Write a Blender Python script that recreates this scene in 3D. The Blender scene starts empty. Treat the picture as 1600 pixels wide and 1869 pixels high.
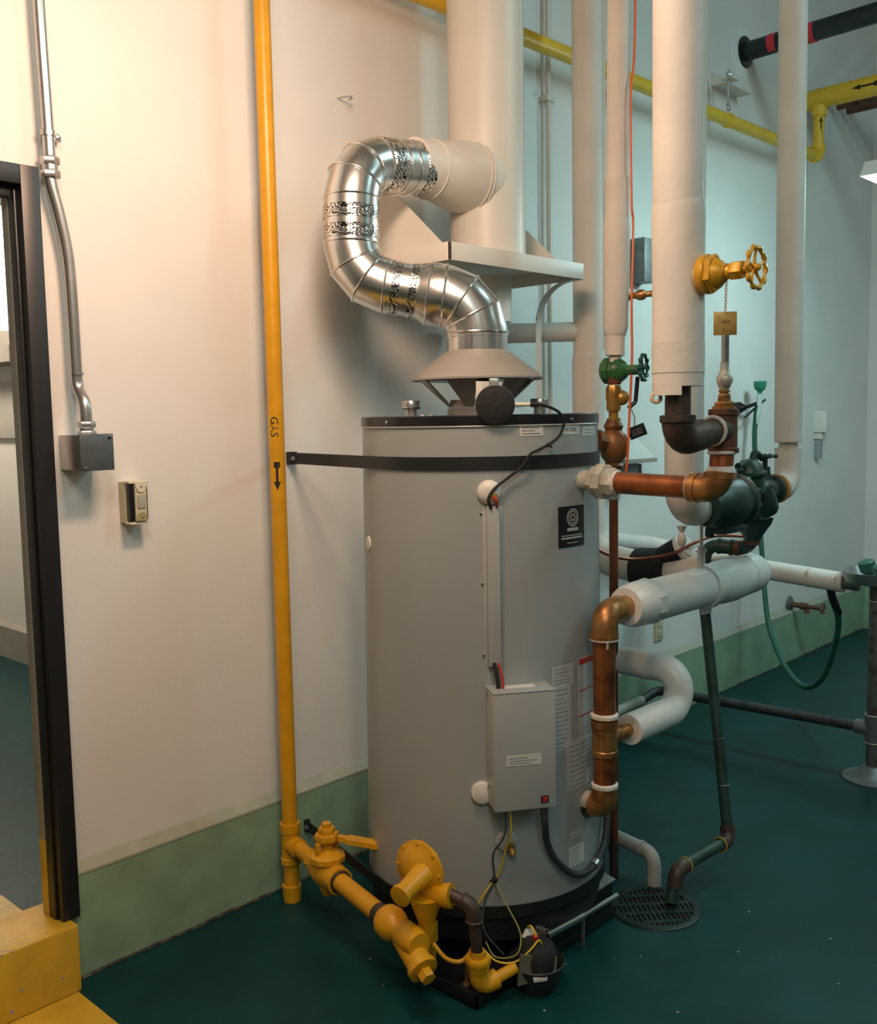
import bpy, bmesh, math, random
from mathutils import Vector, Matrix
random.seed(7)
S = bpy.context.scene
COL = S.collection
V = Vector

# ------------------------------------------------------------------ camera
cam_d = bpy.data.cameras.new('camera')
cam = bpy.data.objects.new('camera', cam_d)
COL.objects.link(cam)
S.camera = cam
cam_d.sensor_fit = 'HORIZONTAL'
cam_d.sensor_width = 36.0
cam_d.lens = 36.0 * 1802.08 / 1600.0
cam_d.clip_start = 0.05
_r, _u, _f = V((0.68626, -0.72712, -0.01857)), V((0.08307, 0.05298, 0.99513)), V((0.72260, 0.68446, -0.09676))
m = Matrix.Identity(4)
for i in range(3):
    m[i][0], m[i][1], m[i][2] = _r[i], _u[i], -_f[i]
m[0][3], m[1][3], m[2][3] = 0.0, -2.703, 1.64
cam.matrix_world = m

# ------------------------------------------------------------------ world, lamps, exposure
S.view_settings.view_transform = 'Standard'
S.view_settings.look = 'None'
S.view_settings.gamma = 1.0
S.view_settings.use_curve_mapping = False
S.view_settings.exposure = 0.9
w = bpy.data.worlds.new('world'); S.world = w; w.use_nodes = True
w.node_tree.nodes['Background'].inputs[0].default_value = (0.5, 0.6, 0.6, 1)
w.node_tree.nodes['Background'].inputs[1].default_value = 0.012


def lamp(name, loc, energy, col, kind='POINT', size=0.1, size_y=None, aim=None):
    d = bpy.data.lights.new(name, kind); d.energy = energy; d.color = col
    if kind == 'AREA':
        d.shape = 'RECTANGLE'; d.size = size; d.size_y = size_y or size
    else:
        d.shadow_soft_size = size
    o = bpy.data.objects.new(name, d); COL.objects.link(o); o.location = loc
    if aim: o.rotation_euler = (V(aim) - V(loc)).to_track_quat('-Z', 'Y').to_euler()
    return o


WARM = (1.0, 0.665, 0.465)
COOL = (0.51, 0.86, 0.88)
PALE = (0.72, 0.95, 0.90)
lamp('warm_lamp', (1.38, -1.22, 2.82), 9, WARM, 'AREA', 0.45, 0.16, (1.25, -.45, 2.20))
lamp('warm_bulb', (1.38, -1.20, 2.80), 17, WARM, 'POINT', 0.22)
lamp('warm_front_fill', (-.2, -2.5, 3.5), 44, WARM, 'POINT', 0.4)  # added warm fill, softens the vent shadow on the wall
lamp('cool_tube_lamp', (4.95, -1.10, 2.66), 20, COOL, 'POINT', 0.10)
lamp('cool_right_fill', (4.6, -3.6, 4.4), 30, COOL, 'AREA', 0.4, 2.4, (4.2, -1.6, 0.8))  # added cool fill for the right side and upper wall
lamp('pale_front_fill', (-.6, -4.2, 4.5), 24, PALE, 'AREA', 0.4, 2.4, (1.8, -.9, 0.6))  # added fill behind the camera, lifts the tank front
lamp('next_room_lamp', (2.15, 4.1, 2.75), 55, (1.0, 0.86, 0.68), 'POINT', 0.2)


# ------------------------------------------------------------------ materials
def mat(name, col, rough=0.5, metal=0.0, var=0.06, vscale=9.0, bump=0.0, bscale=60.0, col2=None, amount=0.5, emit=None, spec=0.5, aniso=0.0):
    m = bpy.data.materials.new(name); m.use_nodes = True
    nt = m.node_tree; N = nt.nodes; L = nt.links
    b = N['Principled BSDF']
    b.inputs['Roughness'].default_value = rough
    b.inputs['Metallic'].default_value = metal
    b.inputs['Specular IOR Level'].default_value = spec
    if aniso: b.inputs['Anisotropic'].default_value = aniso
    tc = N.new('ShaderNodeTexCoord')
    nz = N.new('ShaderNodeTexNoise'); nz.inputs['Scale'].default_value = vscale; nz.inputs['Detail'].default_value = 6
    L.new(tc.outputs['Object'], nz.inputs['Vector'])
    rp = N.new('ShaderNodeValToRGB')
    c2 = col2 or tuple(max(0, c * (1 - 2.2 * var)) for c in col)
    rp.color_ramp.elements[0].position = 0.35 if not col2 else 0.5 - amount * 0.22
    rp.color_ramp.elements[1].position = 0.7 if not col2 else 0.6 - amount * 0.1
    rp.color_ramp.elements[0].color = (*c2, 1); rp.color_ramp.elements[1].color = (*col, 1)
    L.new(nz.outputs['Fac'], rp.inputs['Fac']); L.new(rp.outputs['Color'], b.inputs['Base Color'])
    if bump:
        n2 = N.new('ShaderNodeTexNoise'); n2.inputs['Scale'].default_value = bscale; n2.inputs['Detail'].default_value = 5
        L.new(tc.outputs['Object'], n2.inputs['Vector'])
        bp = N.new('ShaderNodeBump'); bp.inputs['Strength'].default_value = bump; bp.inputs['Distance'].default_value = 0.01
        L.new(n2.outputs['Fac'], bp.inputs['Height']); L.new(bp.outputs['Normal'], b.inputs['Normal'])
    if emit:
        b.inputs['Emission Color'].default_value = (*emit[0], 1); b.inputs['Emission Strength'].default_value = emit[1]
    return m


WALL = mat('wall_paint', (0.78, 0.755, 0.72), 0.55, var=0.03, vscale=2.5, bump=0.06, bscale=70)
DIM = mat('unseen_wall_dark', (0.30, 0.31, 0.30), 0.7)  # unseen walls and ceiling, darkened to cut bounced light
CURB = mat('curb_green_paint', (0.285, 0.43, 0.285), 0.55, var=0.10, vscale=7, bump=0.15, bscale=25)
CURBTOP = mat('curb_cap_paint', (0.42, 0.43, 0.34), 0.55, var=0.1, vscale=9, bump=0.1, bscale=40)
FLOOR = mat('floor_green_paint', (0.006, 0.053, 0.054), 0.42, var=0.14, vscale=5, bump=0.10, bscale=160, spec=0.16)
YSTEP = mat('step_yellow_paint', (0.70, 0.42, 0.035), 0.45, var=0.10, vscale=9, bump=0.15, bscale=35)
YGAS = mat('gas_yellow_paint', (0.72, 0.355, 0.010), 0.35, var=0.07, vscale=14, bump=0.08, bscale=70)
YBEAM = mat('overhead_yellow_paint', (0.86, 0.53, 0.035), 0.4, var=0.07, vscale=12)
FRAME = mat('door_frame_black', (0.016, 0.015, 0.017), 0.38, var=0.1)
FRAMEG = mat('door_frame_grey', (0.34, 0.32, 0.28), 0.5)
TANK = mat('tank_grey_enamel', (0.335, 0.355, 0.35), 0.34, var=0.03, vscale=3, bump=0.02, bscale=40)
TANKBOX = mat('box_grey_enamel', (0.40, 0.41, 0.40), 0.38, var=0.03)
BLACK = mat('black_enamel', (0.012, 0.012, 0.014), 0.28, var=0.1)
RUBBER = mat('black_rubber', (0.010, 0.011, 0.012), 0.75, var=0.15, bump=0.3, bscale=60)
BELT = mat('strap_black_steel', (0.012, 0.014, 0.016), 0.45, var=0.1)
GALV = mat('galvanised_sheet', (0.80, 0.80, 0.78), 0.27, 1.0, var=0.06, vscale=25, bump=0.010, bscale=14)
SEAM = mat('galvanised_bead', (0.84, 0.83, 0.80), 0.22, 1.0, var=0.04)
STEEL = mat('conduit_steel', (0.56, 0.56, 0.56), 0.30, 0.9, var=0.06, vscale=20)
DULLST = mat('dull_grey_steel', (0.24, 0.25, 0.25), 0.5, 0.6, var=0.12, vscale=30)
BOXST = mat('junction_box_steel', (0.17, 0.19, 0.20), 0.45, 0.7, var=0.12, vscale=25)
CHROME = mat('chrome', (0.7, 0.72, 0.72), 0.12, 1.0, var=0.02)
DUCT = mat('duct_cream_paint', (0.70, 0.655, 0.585), 0.42, var=0.03, vscale=4, bump=0.03, bscale=25)
INSUL = mat('insulation_jacket', (0.72, 0.68, 0.62), 0.6, var=0.05, vscale=6, bump=0.16, bscale=28)
INSULW = mat('insulation_white_pvc', (0.74, 0.73, 0.70), 0.36, var=0.03, vscale=5, bump=0.03, bscale=20)
INSULD = mat('insulation_stained', (0.66, 0.61, 0.53), 0.6, col2=(0.33, 0.20, 0.09), amount=0.9, vscale=14, bump=0.2, bscale=35)
COPPER = mat('aged_copper', (0.40, 0.135, 0.050), 0.36, 0.75, col2=(0.16, 0.048, 0.022), amount=0.9, vscale=13, bump=0.05, bscale=50)
COPPERD = mat('brown_copper', (0.34, 0.105, 0.045), 0.4, 0.65, col2=(0.13, 0.04, 0.025), amount=0.8, vscale=10)
BRONZE = mat('cast_bronze', (0.47, 0.235, 0.080), 0.38, 0.75, col2=(0.26, 0.11, 0.04), amount=0.7, vscale=16, bump=0.06, bscale=60)
BRASS = mat('brass', (0.42, 0.25, 0.06), 0.42, 0.6, col2=(0.25, 0.135, 0.035), amount=0.7, vscale=18)
IRON = mat('rusty_black_iron', (0.085, 0.055, 0.042), 0.5, 0.35, col2=(0.030, 0.024, 0.024), amount=0.9, vscale=13, bump=0.15, bscale=60)
RUST = mat('rusty_iron', (0.17, 0.065, 0.035), 0.55, 0.3, col2=(0.075, 0.032, 0.022), amount=0.9, vscale=20, bump=0.15, bscale=70)
SEALANT = mat('pipe_dope_white', (0.75, 0.71, 0.64), 0.6, var=0.1, vscale=40, bump=0.5, bscale=120)
UNION = mat('union_white_metal', (0.58, 0.55, 0.47), 0.38, 0.3, var=0.06, vscale=20)
VGREEN = mat('valve_green_paint', (0.035, 0.15, 0.045), 0.35, col2=(0.015, 0.06, 0.035), amount=0.8, vscale=22, bump=0.1, bscale=70)
DOMEG = mat('dome_green_paint', (0.020, 0.080, 0.040), 0.4, var=0.2, vscale=20, bump=0.1, bscale=70)
DULLBR = mat('dull_bronze', (0.27, 0.125, 0.045), 0.5, 0.45, col2=(0.15, 0.06, 0.025), amount=0.7, vscale=16, bump=0.08, bscale=60)
DGREEN = mat('dark_green_paint', (0.010, 0.042, 0.036), 0.42, var=0.18, vscale=15, bump=0.12, bscale=60)
PGREEN = mat('drain_pipe_green', (0.018, 0.060, 0.040), 0.45, col2=(0.012, 0.030, 0.026), amount=0.7, vscale=12, bump=0.1, bscale=50)
HOSE = mat('hose_green', (0.015, 0.12, 0.08), 0.4, var=0.1)
TEAL = mat('spray_head_green', (0.03, 0.26, 0.17), 0.4)
WHEELY = mat('handwheel_ochre', (0.66, 0.34, 0.018), 0.35, 0.2, var=0.08, vscale=25, bump=0.08, bscale=70)
WHEELG = mat('handwheel_dark_green', (0.012, 0.085, 0.060), 0.25, var=0.1)
ORANGE = mat('orange_wire', (0.78, 0.13, 0.02), 0.4)
TAGBR = mat('brass_tag', (0.50, 0.33, 0.10), 0.4, 0.5, col2=(0.36, 0.22, 0.06), amount=0.6, vscale=30)
CREAM = mat('cream_plastic', (0.60, 0.54, 0.36), 0.45)
CREAMW = mat('light_cream_plastic', (0.72, 0.67, 0.52), 0.45)
LENS = mat('grey_lens', (0.42, 0.40, 0.34), 0.3)
WHITEP = mat('white_plastic', (0.74, 0.72, 0.66), 0.45)
PAPER = mat('label_paper', (0.62, 0.62, 0.58), 0.5, var=0.03)
PAPERB = mat('label_paper_grey', (0.47, 0.50, 0.49), 0.5, var=0.04, vscale=14)
PRINT = mat('label_print', (0.10, 0.10, 0.10), 0.6)
PRINTG = mat('label_print_grey', (0.30, 0.315, 0.31), 0.6)
PRINTW = mat('plate_print_pale', (0.48, 0.50, 0.48), 0.5)
RED = mat('red_print', (0.50, 0.03, 0.025), 0.5)
REDP = mat('red_pipe_band', (0.75, 0.03, 0.05), 0.45)
STENCIL = mat('stencil_black', (0.012, 0.011, 0.008), 0.6)
YWIRE = mat('yellow_wire', (0.72, 0.50, 0.03), 0.4)
GREYBL = mat('grey_shelf_paint', (0.30, 0.33, 0.33), 0.5)
PITSHADE = mat('drain_pit_shade', (0.004, 0.005, 0.005), 0.8)
GRATE = mat('grate_iron', (0.010, 0.030, 0.028), 0.45, 0.3, var=0.2, vscale=30, bump=0.2, bscale=60)
HOODP = mat('hood_grey_paint', (0.40, 0.37, 0.33), 0.4, 0.2, var=0.04)
TUBE = mat('lit_tube', (1, 1, 1), 0.5, emit=((0.75, 0.97, 1.0), 9.0))
TUBEW = mat('lit_lens_warm', (1, 1, 1), 0.5, emit=((1.0, 0.93, 0.82), 5.0))
DKPIPE = mat('dark_sprinkler_pipe', (0.022, 0.032, 0.036), 0.4, 0.3, var=0.1)


def foil_mat():
    m = bpy.data.materials.new('printed_foil_tape'); m.use_nodes = True
    nt = m.node_tree; N = nt.nodes; L = nt.links; b = N['Principled BSDF']
    b.inputs['Metallic'].default_value = 1.0; b.inputs['Roughness'].default_value = 0.16
    tc = N.new('ShaderNodeTexCoord')
    mp = N.new('ShaderNodeMapping'); mp.inputs['Scale'].default_value = (1, 1, 1.3); mp.inputs['Rotation'].default_value = (0.4, 0.7, 0.3)
    L.new(tc.outputs['Object'], mp.inputs['Vector'])
    a = N.new('ShaderNodeTexNoise'); a.inputs['Scale'].default_value = 95; a.inputs['Detail'].default_value = 3
    wv = N.new('ShaderNodeTexWave'); wv.inputs['Scale'].default_value = 30; wv.inputs['Distortion'].default_value = 14; wv.inputs['Detail'].default_value = 2
    L.new(mp.outputs['Vector'], a.inputs['Vector']); L.new(mp.outputs['Vector'], wv.inputs['Vector'])
    mu = N.new('ShaderNodeMath'); mu.operation = 'MULTIPLY'
    L.new(a.outputs['Fac'], mu.inputs[0]); L.new(wv.outputs['Fac'], mu.inputs[1])
    r = N.new('ShaderNodeValToRGB'); r.color_ramp.elements[0].position = 0.36; r.color_ramp.elements[1].position = 0.40
    r.color_ramp.elements[0].color = (0.82, 0.81, 0.79, 1); r.color_ramp.elements[1].color = (0.05, 0.05, 0.06, 1)
    L.new(mu.outputs[0], r.inputs['Fac']); L.new(r.outputs['Color'], b.inputs['Base Color'])
    n2 = N.new('ShaderNodeTexNoise'); n2.inputs['Scale'].default_value = 46; n2.inputs['Detail'].default_value = 3; n2.inputs['Distortion'].default_value = 1.2
    L.new(tc.outputs['Object'], n2.inputs['Vector'])
    bp = N.new('ShaderNodeBump'); bp.inputs['Strength'].default_value = 0.45; bp.inputs['Distance'].default_value = 0.01
    L.new(n2.outputs['Fac'], bp.inputs['Height']); L.new(bp.outputs['Normal'], b.inputs['Normal'])
    return m


FOIL = foil_mat()
CUPG = mat('cup_dark_steel', (0.045, 0.055, 0.055), 0.5, 0.4, var=0.15, vscale=30)


# ------------------------------------------------------------------ mesh helpers
def perp(d):
    d = d.normalized()
    a = V((0, 0, 1)) if abs(d.z) < 0.9 else V((1, 0, 0))
    x = a.cross(d).normalized()
    return x, d.cross(x).normalized()


def bend(pts, r, n=6):
    """round the inner corners of a polyline with radius r (number or one per inner corner)"""
    pts = [V(p) for p in pts]; out = [pts[0]]
    for i in range(1, len(pts) - 1):
        rr = r[i - 1] if isinstance(r, (list, tuple)) else r
        a, b, c = pts[i - 1], pts[i], pts[i + 1]
        d1, d2 = (a - b).normalized(), (c - b).normalized()
        ang = d1.angle(d2)
        if ang > 3.12 or rr <= 0: out.append(b); continue
        t = min(rr / math.tan(ang / 2), (a - b).length * .98, (c - b).length * .98)
        p1, p2 = b + d1 * t, b + d2 * t
        rad = t * math.tan(ang / 2)
        ctr = b + (d1 + d2).normalized() * (rad / math.sin(ang / 2))
        v1, v2 = p1 - ctr, p2 - ctr
        tot = v1.angle(v2); ax = v1.cross(v2).normalized()
        for k in range(n + 1):
            out.append(ctr + Matrix.Rotation(tot * k / n, 3, ax) @ v1)
    out.append(pts[-1]); return out


def smooth(pts, n=8):
    """Catmull-Rom through the points"""
    P = [V(p) for p in pts]; P = [2 * P[0] - P[1]] + P + [2 * P[-1] - P[-2]]; out = []
    for i in range(1, len(P) - 2):
        a, b, c, d = P[i - 1:i + 3]
        for k in range(n):
            t = k / n
            out.append(0.5 * ((2 * b) + (c - a) * t + (2 * a - 5 * b + 4 * c - d) * t * t + (3 * b - a - 3 * c + d) * t ** 3))
    out.append(P[-2]); return out


class MB:
    def __init__(s): s.bm = bmesh.new()

    def rings(s, rings, caps=True, loop=False):
        R = [[s.bm.verts.new(p) for p in r] for r in rings]
        n = len(R[0]); cnt = len(R)
        for i in range(cnt if loop else cnt - 1):
            A, B = R[i], R[(i + 1) % cnt]
            for k in range(n):
                s.bm.faces.new((A[k], A[(k + 1) % n], B[(k + 1) % n], B[k]))
        if caps and not loop:
            s.bm.faces.new(list(reversed(R[0]))); s.bm.faces.new(R[-1])
        return s

    def tube(s, pts, r, seg=18, caps=True, loop=False):
        pts = [V(p) for p in pts]; n = len(pts); rr = r if isinstance(r, (list, tuple)) else [r] * n
        T = []
        for i in range(n):
            a = pts[i - 1] if (i > 0 or loop) else pts[i]; b = pts[(i + 1) % n] if (i < n - 1 or loop) else pts[i]
            T.append((b - a).normalized())
        x, y = perp(T[0]); out = []
        for i in range(n):
            if i:
                ax = T[i - 1].cross(T[i])
                if ax.length > 1e-7:
                    q = Matrix.Rotation(T[i - 1].angle(T[i]), 3, ax.normalized()); x = q @ x
                x = (x - T[i] * x.dot(T[i])).normalized()
            y = T[i].cross(x)
            # widen the mitre so a bent pipe keeps its gauge
            out.append([pts[i] + (x * math.cos(2 * math.pi * k / seg) + y * math.sin(2 * math.pi * k / seg)) * rr[i] for k in range(seg)])
        return s.rings(out, caps, loop)

    def cyl(s, a, b, r, r2=None, seg=24):
        return s.lathe(a, V(b) - V(a), [(0, r), ((V(b) - V(a)).length, r if r2 is None else r2)], seg)

    def lathe(s, o, axis, prof, seg=28, rot=0.0, caps=True):
        o = V(o); d = V(axis).normalized(); x, y = perp(d)
        return s.rings([[o + d * t + (x * math.cos(rot + 2 * math.pi * k / seg) + y * math.sin(rot + 2 * math.pi * k / seg)) * max(r, 1e-4) for k in range(seg)] for t, r in prof], caps)

    def hexa(s, o, axis, h, r, rot=0.0, n=6):
        c = min(.12 * r, h * .3)
        return s.lathe(o, axis, [(0, r * .92), (c, r), (h - c, r), (h, r * .92)], n, rot)

    def box(s, lo, hi, bev=0.0, M=None):
        lo, hi = V(lo), V(hi)
        g = bmesh.ops.create_cube(s.bm, size=1)
        for v in g['verts']:
            v.co = V(((lo.x + hi.x) / 2 + v.co.x * (hi.x - lo.x), (lo.y + hi.y) / 2 + v.co.y * (hi.y - lo.y), (lo.z + hi.z) / 2 + v.co.z * (hi.z - lo.z)))
        vs = g['verts']
        if bev:
            es = {e for v in vs for e in v.link_edges}
            res = bmesh.ops.bevel(s.bm, geom=list(es), offset=bev, segments=2, affect='EDGES', profile=0.6)
            vs = list({v for f in res['faces'] for v in f.verts} | {v for v in vs if v.is_valid})
        if M:
            for v in vs: v.co = M @ v.co
        return s

    def prism(s, poly, ext):
        """closed polygon of 3-D points pushed along ext"""
        ext = V(ext); a = [V(p) for p in poly]
        return s.rings([a, [p + ext for p in a]], True)

    def torus(s, c, axis, R, r, seg=32, ts=10):
        c = V(c); x, y = perp(V(axis))
        return s.tube([c + (x * math.cos(2 * math.pi * k / seg) + y * math.sin(2 * math.pi * k / seg)) * R for k in range(seg)], r, ts, False, True)

    def ball(s, c, r, sc=(1, 1, 1), seg=20):
        g = bmesh.ops.create_uvsphere(s.bm, u_segments=seg, v_segments=seg // 2 + 2, radius=r)
        for v in g['verts']: v.co = V((v.co.x * sc[0], v.co.y * sc[1], v.co.z * sc[2])) + V(c)
        return s

    def patch(s, c, R, a0, a1, z0, z1, th=0.0012, n=10, skew=0.0):
        """curved label on a vertical cylinder; angles in degrees; skew raises the far end"""
        rows = []
        for k in range(n + 1):
            a = math.radians(a0 + (a1 - a0) * k / n); dz = skew * k / n
            d = V((math.cos(a), math.sin(a), 0))
            o = V((c[0], c[1], 0))
            rows.append([o + d * R + V((0, 0, z0 + dz)), o + d * (R + th) + V((0, 0, z0 + dz)), o + d * (R + th) + V((0, 0, z1 + dz)), o + d * R + V((0, 0, z1 + dz))])
        return s.rings(rows)


def obj(name, mb, material, parent=None, sharp=35, flat=False):
    bm = mb.bm
    bmesh.ops.recalc_face_normals(bm, faces=bm.faces)
    xs = [v.co for v in bm.verts]
    lo = V((min(p.x for p in xs), min(p.y for p in xs), min(p.z for p in xs))); hi = V((max(p.x for p in xs), max(p.y for p in xs), max(p.z for p in xs)))
    c = (lo + hi) / 2
    if parent is None: c.z = lo.z
    for v in bm.verts: v.co -= c
    me = bpy.data.meshes.new(name); bm.to_mesh(me); bm.free()
    if not flat:
        for p in me.polygons: p.use_smooth = True
        me.set_sharp_from_angle(angle=math.radians(sharp))
    me.materials.append(material)
    o = bpy.data.objects.new(name, me); COL.objects.link(o)
    if parent is not None:
        o.parent = parent
        w = V((0, 0, 0)); p = parent
        while p is not None: w += p.location; p = p.parent
        o.location = c - w
    else:
        o.location = c
    return o


def tag(o, label, cat, group=None):
    o['label'] = label; o['category'] = cat
    if group: o['group'] = group
    return o


def thing(name, label, cat, loc, group=None):
    o = bpy.data.objects.new(name, None); COL.objects.link(o); o.location = loc; o.empty_display_size = 0.05
    return tag(o, label, cat, group)


def struct(name, mb, m, parent=None, **k):
    o = obj(name, mb, m, parent, **k)
    if parent is None: o['kind'] = 'structure'
    return o


def text_mb(body, size, fn, depth=0.0008):
    """flat lettering; fn(u, v) -> (point, normal) places it on a surface"""
    cu = bpy.data.curves.new('lettering', 'FONT'); cu.body = body; cu.size = size; cu.align_x = 'CENTER'; cu.align_y = 'CENTER'; cu.resolution_u = 3
    t = bpy.data.objects.new('lettering', cu); COL.objects.link(t)
    dg = bpy.context.evaluated_depsgraph_get(); dg.update()
    me = bpy.data.meshes.new_from_object(t.evaluated_get(dg))
    mb = MB(); mb.bm.from_mesh(me)
    bmesh.ops.remove_doubles(mb.bm, verts=mb.bm.verts, dist=1e-6)
    g = bmesh.ops.extrude_face_region(mb.bm, geom=list(mb.bm.faces))
    top = {v for v in g['geom'] if isinstance(v, bmesh.types.BMVert)}
    for v in mb.bm.verts:
        p, n = fn(v.co.x, v.co.y); v.co = V(p) + V(n) * (depth if v in top else -depth * .3)
    bpy.data.objects.remove(t); bpy.data.curves.remove(cu); bpy.data.meshes.remove(me)
    return mb


def on_pole(c, R, ang, z):
    """lettering that runs down a vertical pole, centred at angle ang (deg) and height z"""
    def fn(u, v):
        a = math.radians(ang) + v / R
        d = V((math.cos(a), math.sin(a), 0))
        return V((c[0], c[1], z - u)) + d * R, d
    return fn


def on_plane(c, ux, uy):
    c, ux, uy = V(c), V(ux).normalized(), V(uy).normalized(); n = ux.cross(uy)
    return lambda u, v: (c + ux * u + uy * v, n)


def handwheel(c, axis, R, r, m, parent, lobes=10, spokes=5):
    c = V(c); d = V(axis).normalized(); x, y = perp(d); mb = MB()
    n = lobes * 8; pts = []; rr = []
    for k in range(n):
        a = 2 * math.pi * k / n; b = math.cos(lobes * a)
        pts.append(c + (x * math.cos(a) + y * math.sin(a)) * (R + .35 * r * b)); rr.append(r * (1 + .30 * b))
    mb.tube(pts, rr, 8, False, True)
    w = obj('handwheel', mb, m, parent)
    for k in range(spokes):
        a = 2 * math.pi * (k + .3) / spokes; e = x * math.cos(a) + y * math.sin(a)
        obj('spoke', MB().tube([c + e * r * .6 - d * R * .12, c + e * R * .5 - d * R * .08, c + e * R * .97], [r * .85, r * .65, r * .7], 8), m, w)
    obj('hub', MB().lathe(c - d * R * .2, d, [(0, R * .20), (R * .25, R * .22), (R * .3, R * .15), (R * .42, R * .12), (R * .44, .001)], 14), m, w)
    return w


# ================================================================== THE ROOM
WY = 0.025                                    # plane of the left wall
struct('floor', MB().box((-3, -5.3, -.12), (7.7, 6.1, 0)), FLOOR)
struct('ceiling', MB().box((-3, -5.3, 5.2), (7.7, .13, 5.3)), DIM)
struct('wall_left', MB().box((1.262, WY, 0), (7.62, .13, 5.2)).box((.2, WY, 2.345), (1.262, .13, 5.2)).box((-3, WY, 0), (.2, .13, 5.2)), WALL)
struct('wall_back', MB().box((7.5, -5.3, 0), (7.62, WY, 5.2)), WALL)
struct('wall_right', MB().box((-3, -5.3, 0), (7.5, -5.2, 5.2)), DIM)
struct('wall_front', MB().box((-3.1, -5.3, 0), (-3, .13, 5.2)), DIM)
bb = struct('baseboard_left', MB().prism([(1.252, 0, 0), (1.252, 0, .318), (1.252, WY, .345), (1.252, WY, 0)], (6.248, 0, 0)), CURB, flat=True)
obj('cap_strip', MB().prism([(1.285, -.0015, .312), (1.285, -.0015, .319), (1.285, WY - .001, .348), (1.285, WY - .001, .343)], (6.2, 0, 0)), CURBTOP, bb, flat=True)
cm = MB(); cp = []; x = 1.26
while x < 7.4:
    cp.append((x, -.004 - .005 * random.random(), .002)); x += .02 + .05 * random.random()
cm.tube(cp, [.003 + .0045 * random.random() for _ in cp], 6)
obj('dirty_joint', cm, mat('grimy_sealant', (.030, .032, .024), .8, col2=(.16, .16, .11), amount=.8, vscale=18), bb)
struct('baseboard_back', MB().prism([(7.5, -5.2, 0), (7.5, -5.2, .345), (7.455, -5.2, .318), (7.455, -5.2, 0)], (0, 5.2, 0)), CURB, flat=True)
# raised yellow threshold and the painted floor on both sides of it
st = struct('trim_1', MB().box((-.3, -.064, 0), (1.247, .146, .2), .008), YSTEP)
obj('floor_stripe', MB().box((-.3, -1.4, .0002), (1.235, -.064, .0016)), YSTEP, st)
obj('floor_stripe', MB().box((-.3, .146, .0002), (1.335, .70, .0016)), YSTEP, st)
CHIP = mat('chipped_concrete', (.34, .31, .26), .8)
for k in range(12):
    x = .98 + .24 * random.random(); r = .003 + .004 * random.random(); top = k % 3 < 2
    obj('paint_chip', MB().lathe((x, -.060 + .03 * random.random(), .1995) if top else (x, -.0638, .03 + .1 * random.random() * (k % 2)), (0, 0, 1) if top else (0, -1, 0), [(0, r), (.0011, r * .8)], 7), CHIP, st)
# door frame
dr = struct('door_1', MB().box((1.2215, -.022, .2), (1.274, .048, 2.335), .003), FRAME)
obj('door_head', MB().box((.2, -.022, 2.282), (1.2215, .048, 2.335), .003), FRAME, dr)
obj('head_stop', MB().box((.25, .012, 2.252), (1.206, .048, 2.282), .002), FRAME, dr)
obj('door_stop', MB().box((1.2135, .008, .2), (1.2215, .048, 2.282), .002), FRAME, dr)
obj('far_casing', MB().box((1.2115, .0485, .43), (1.264, .086, 2.345), .002), FRAMEG, dr)
obj('casing_foot', MB().box((1.2113, .0485, .2), (1.264, .086, .43), .002), YSTEP, dr)
obj('door_jamb', MB().box((.2, -.022, .2), (.25, .048, 2.282), .003), FRAME, dr)
# the room beyond the doorway
struct('wall_next', MB().box((2.9, .131, 0), (3.0, 6.0, 3.4)), WALL)
struct('wall_far', MB().box((-3, 6.0, 0), (3.0, 6.1, 3.4)), WALL)
struct('wall_side', MB().box((-3.1, .131, 0), (-3, 6.0, 3.4)), WALL)
struct('ceiling_next', MB().box((-3, .131, 3.4), (3.0, 6.1, 3.5)), WALL)
nb = struct('baseboard_next', MB().prism([(2.9, .14, 0), (2.9, .14, .24), (2.86, .14, .22), (2.86, .14, 0)], (0, 5.85, 0)), FRAMEG, flat=True)
t = thing('cable_tray', 'pale metal cable tray on the wall seen through the doorway', 'cable tray', (2.8, 4.2, 2.03))
obj('tray_floor', MB().box((2.70, 3.5, 2.03), (2.899, 4.9, 2.05)), FRAMEG, t)
obj('side_rail', MB().box((2.69, 3.5, 2.03), (2.705, 4.9, 2.13)), FRAMEG, t)
for y in (3.75, 4.1, 4.5): obj('divider', MB().box((2.705, y, 2.05), (2.899, y + .012, 2.24)), DUCT, t)
tag(obj('shade_board', MB().box((2.872, 3.0, 1.545), (2.899, 5.2, 1.92), .003), mat('board_shade_grey', (.52, .50, .46), .6)), 'flat grey panel standing in for shadow patches on the far wall beyond the doorway', 'board')  # shadow patches on this wall, put in as a grey panel
t = thing('ceiling_light', 'bright white strip light glowing high behind the door opening', 'light', (2.66, 3.9, 2.78))
obj('housing', MB().box((2.60, 3.3, 2.93), (2.80, 5.2, 3.0), .005), WHITEP, t)
obj('diffuser', MB().box((2.61, 3.31, 2.78), (2.79, 5.19, 2.93), .02), TUBEW, t)
obj('mounting_bracket', MB().box((2.79, 4.0, 2.94), (2.899, 4.06, 2.98)), WHITEP, t)

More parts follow.
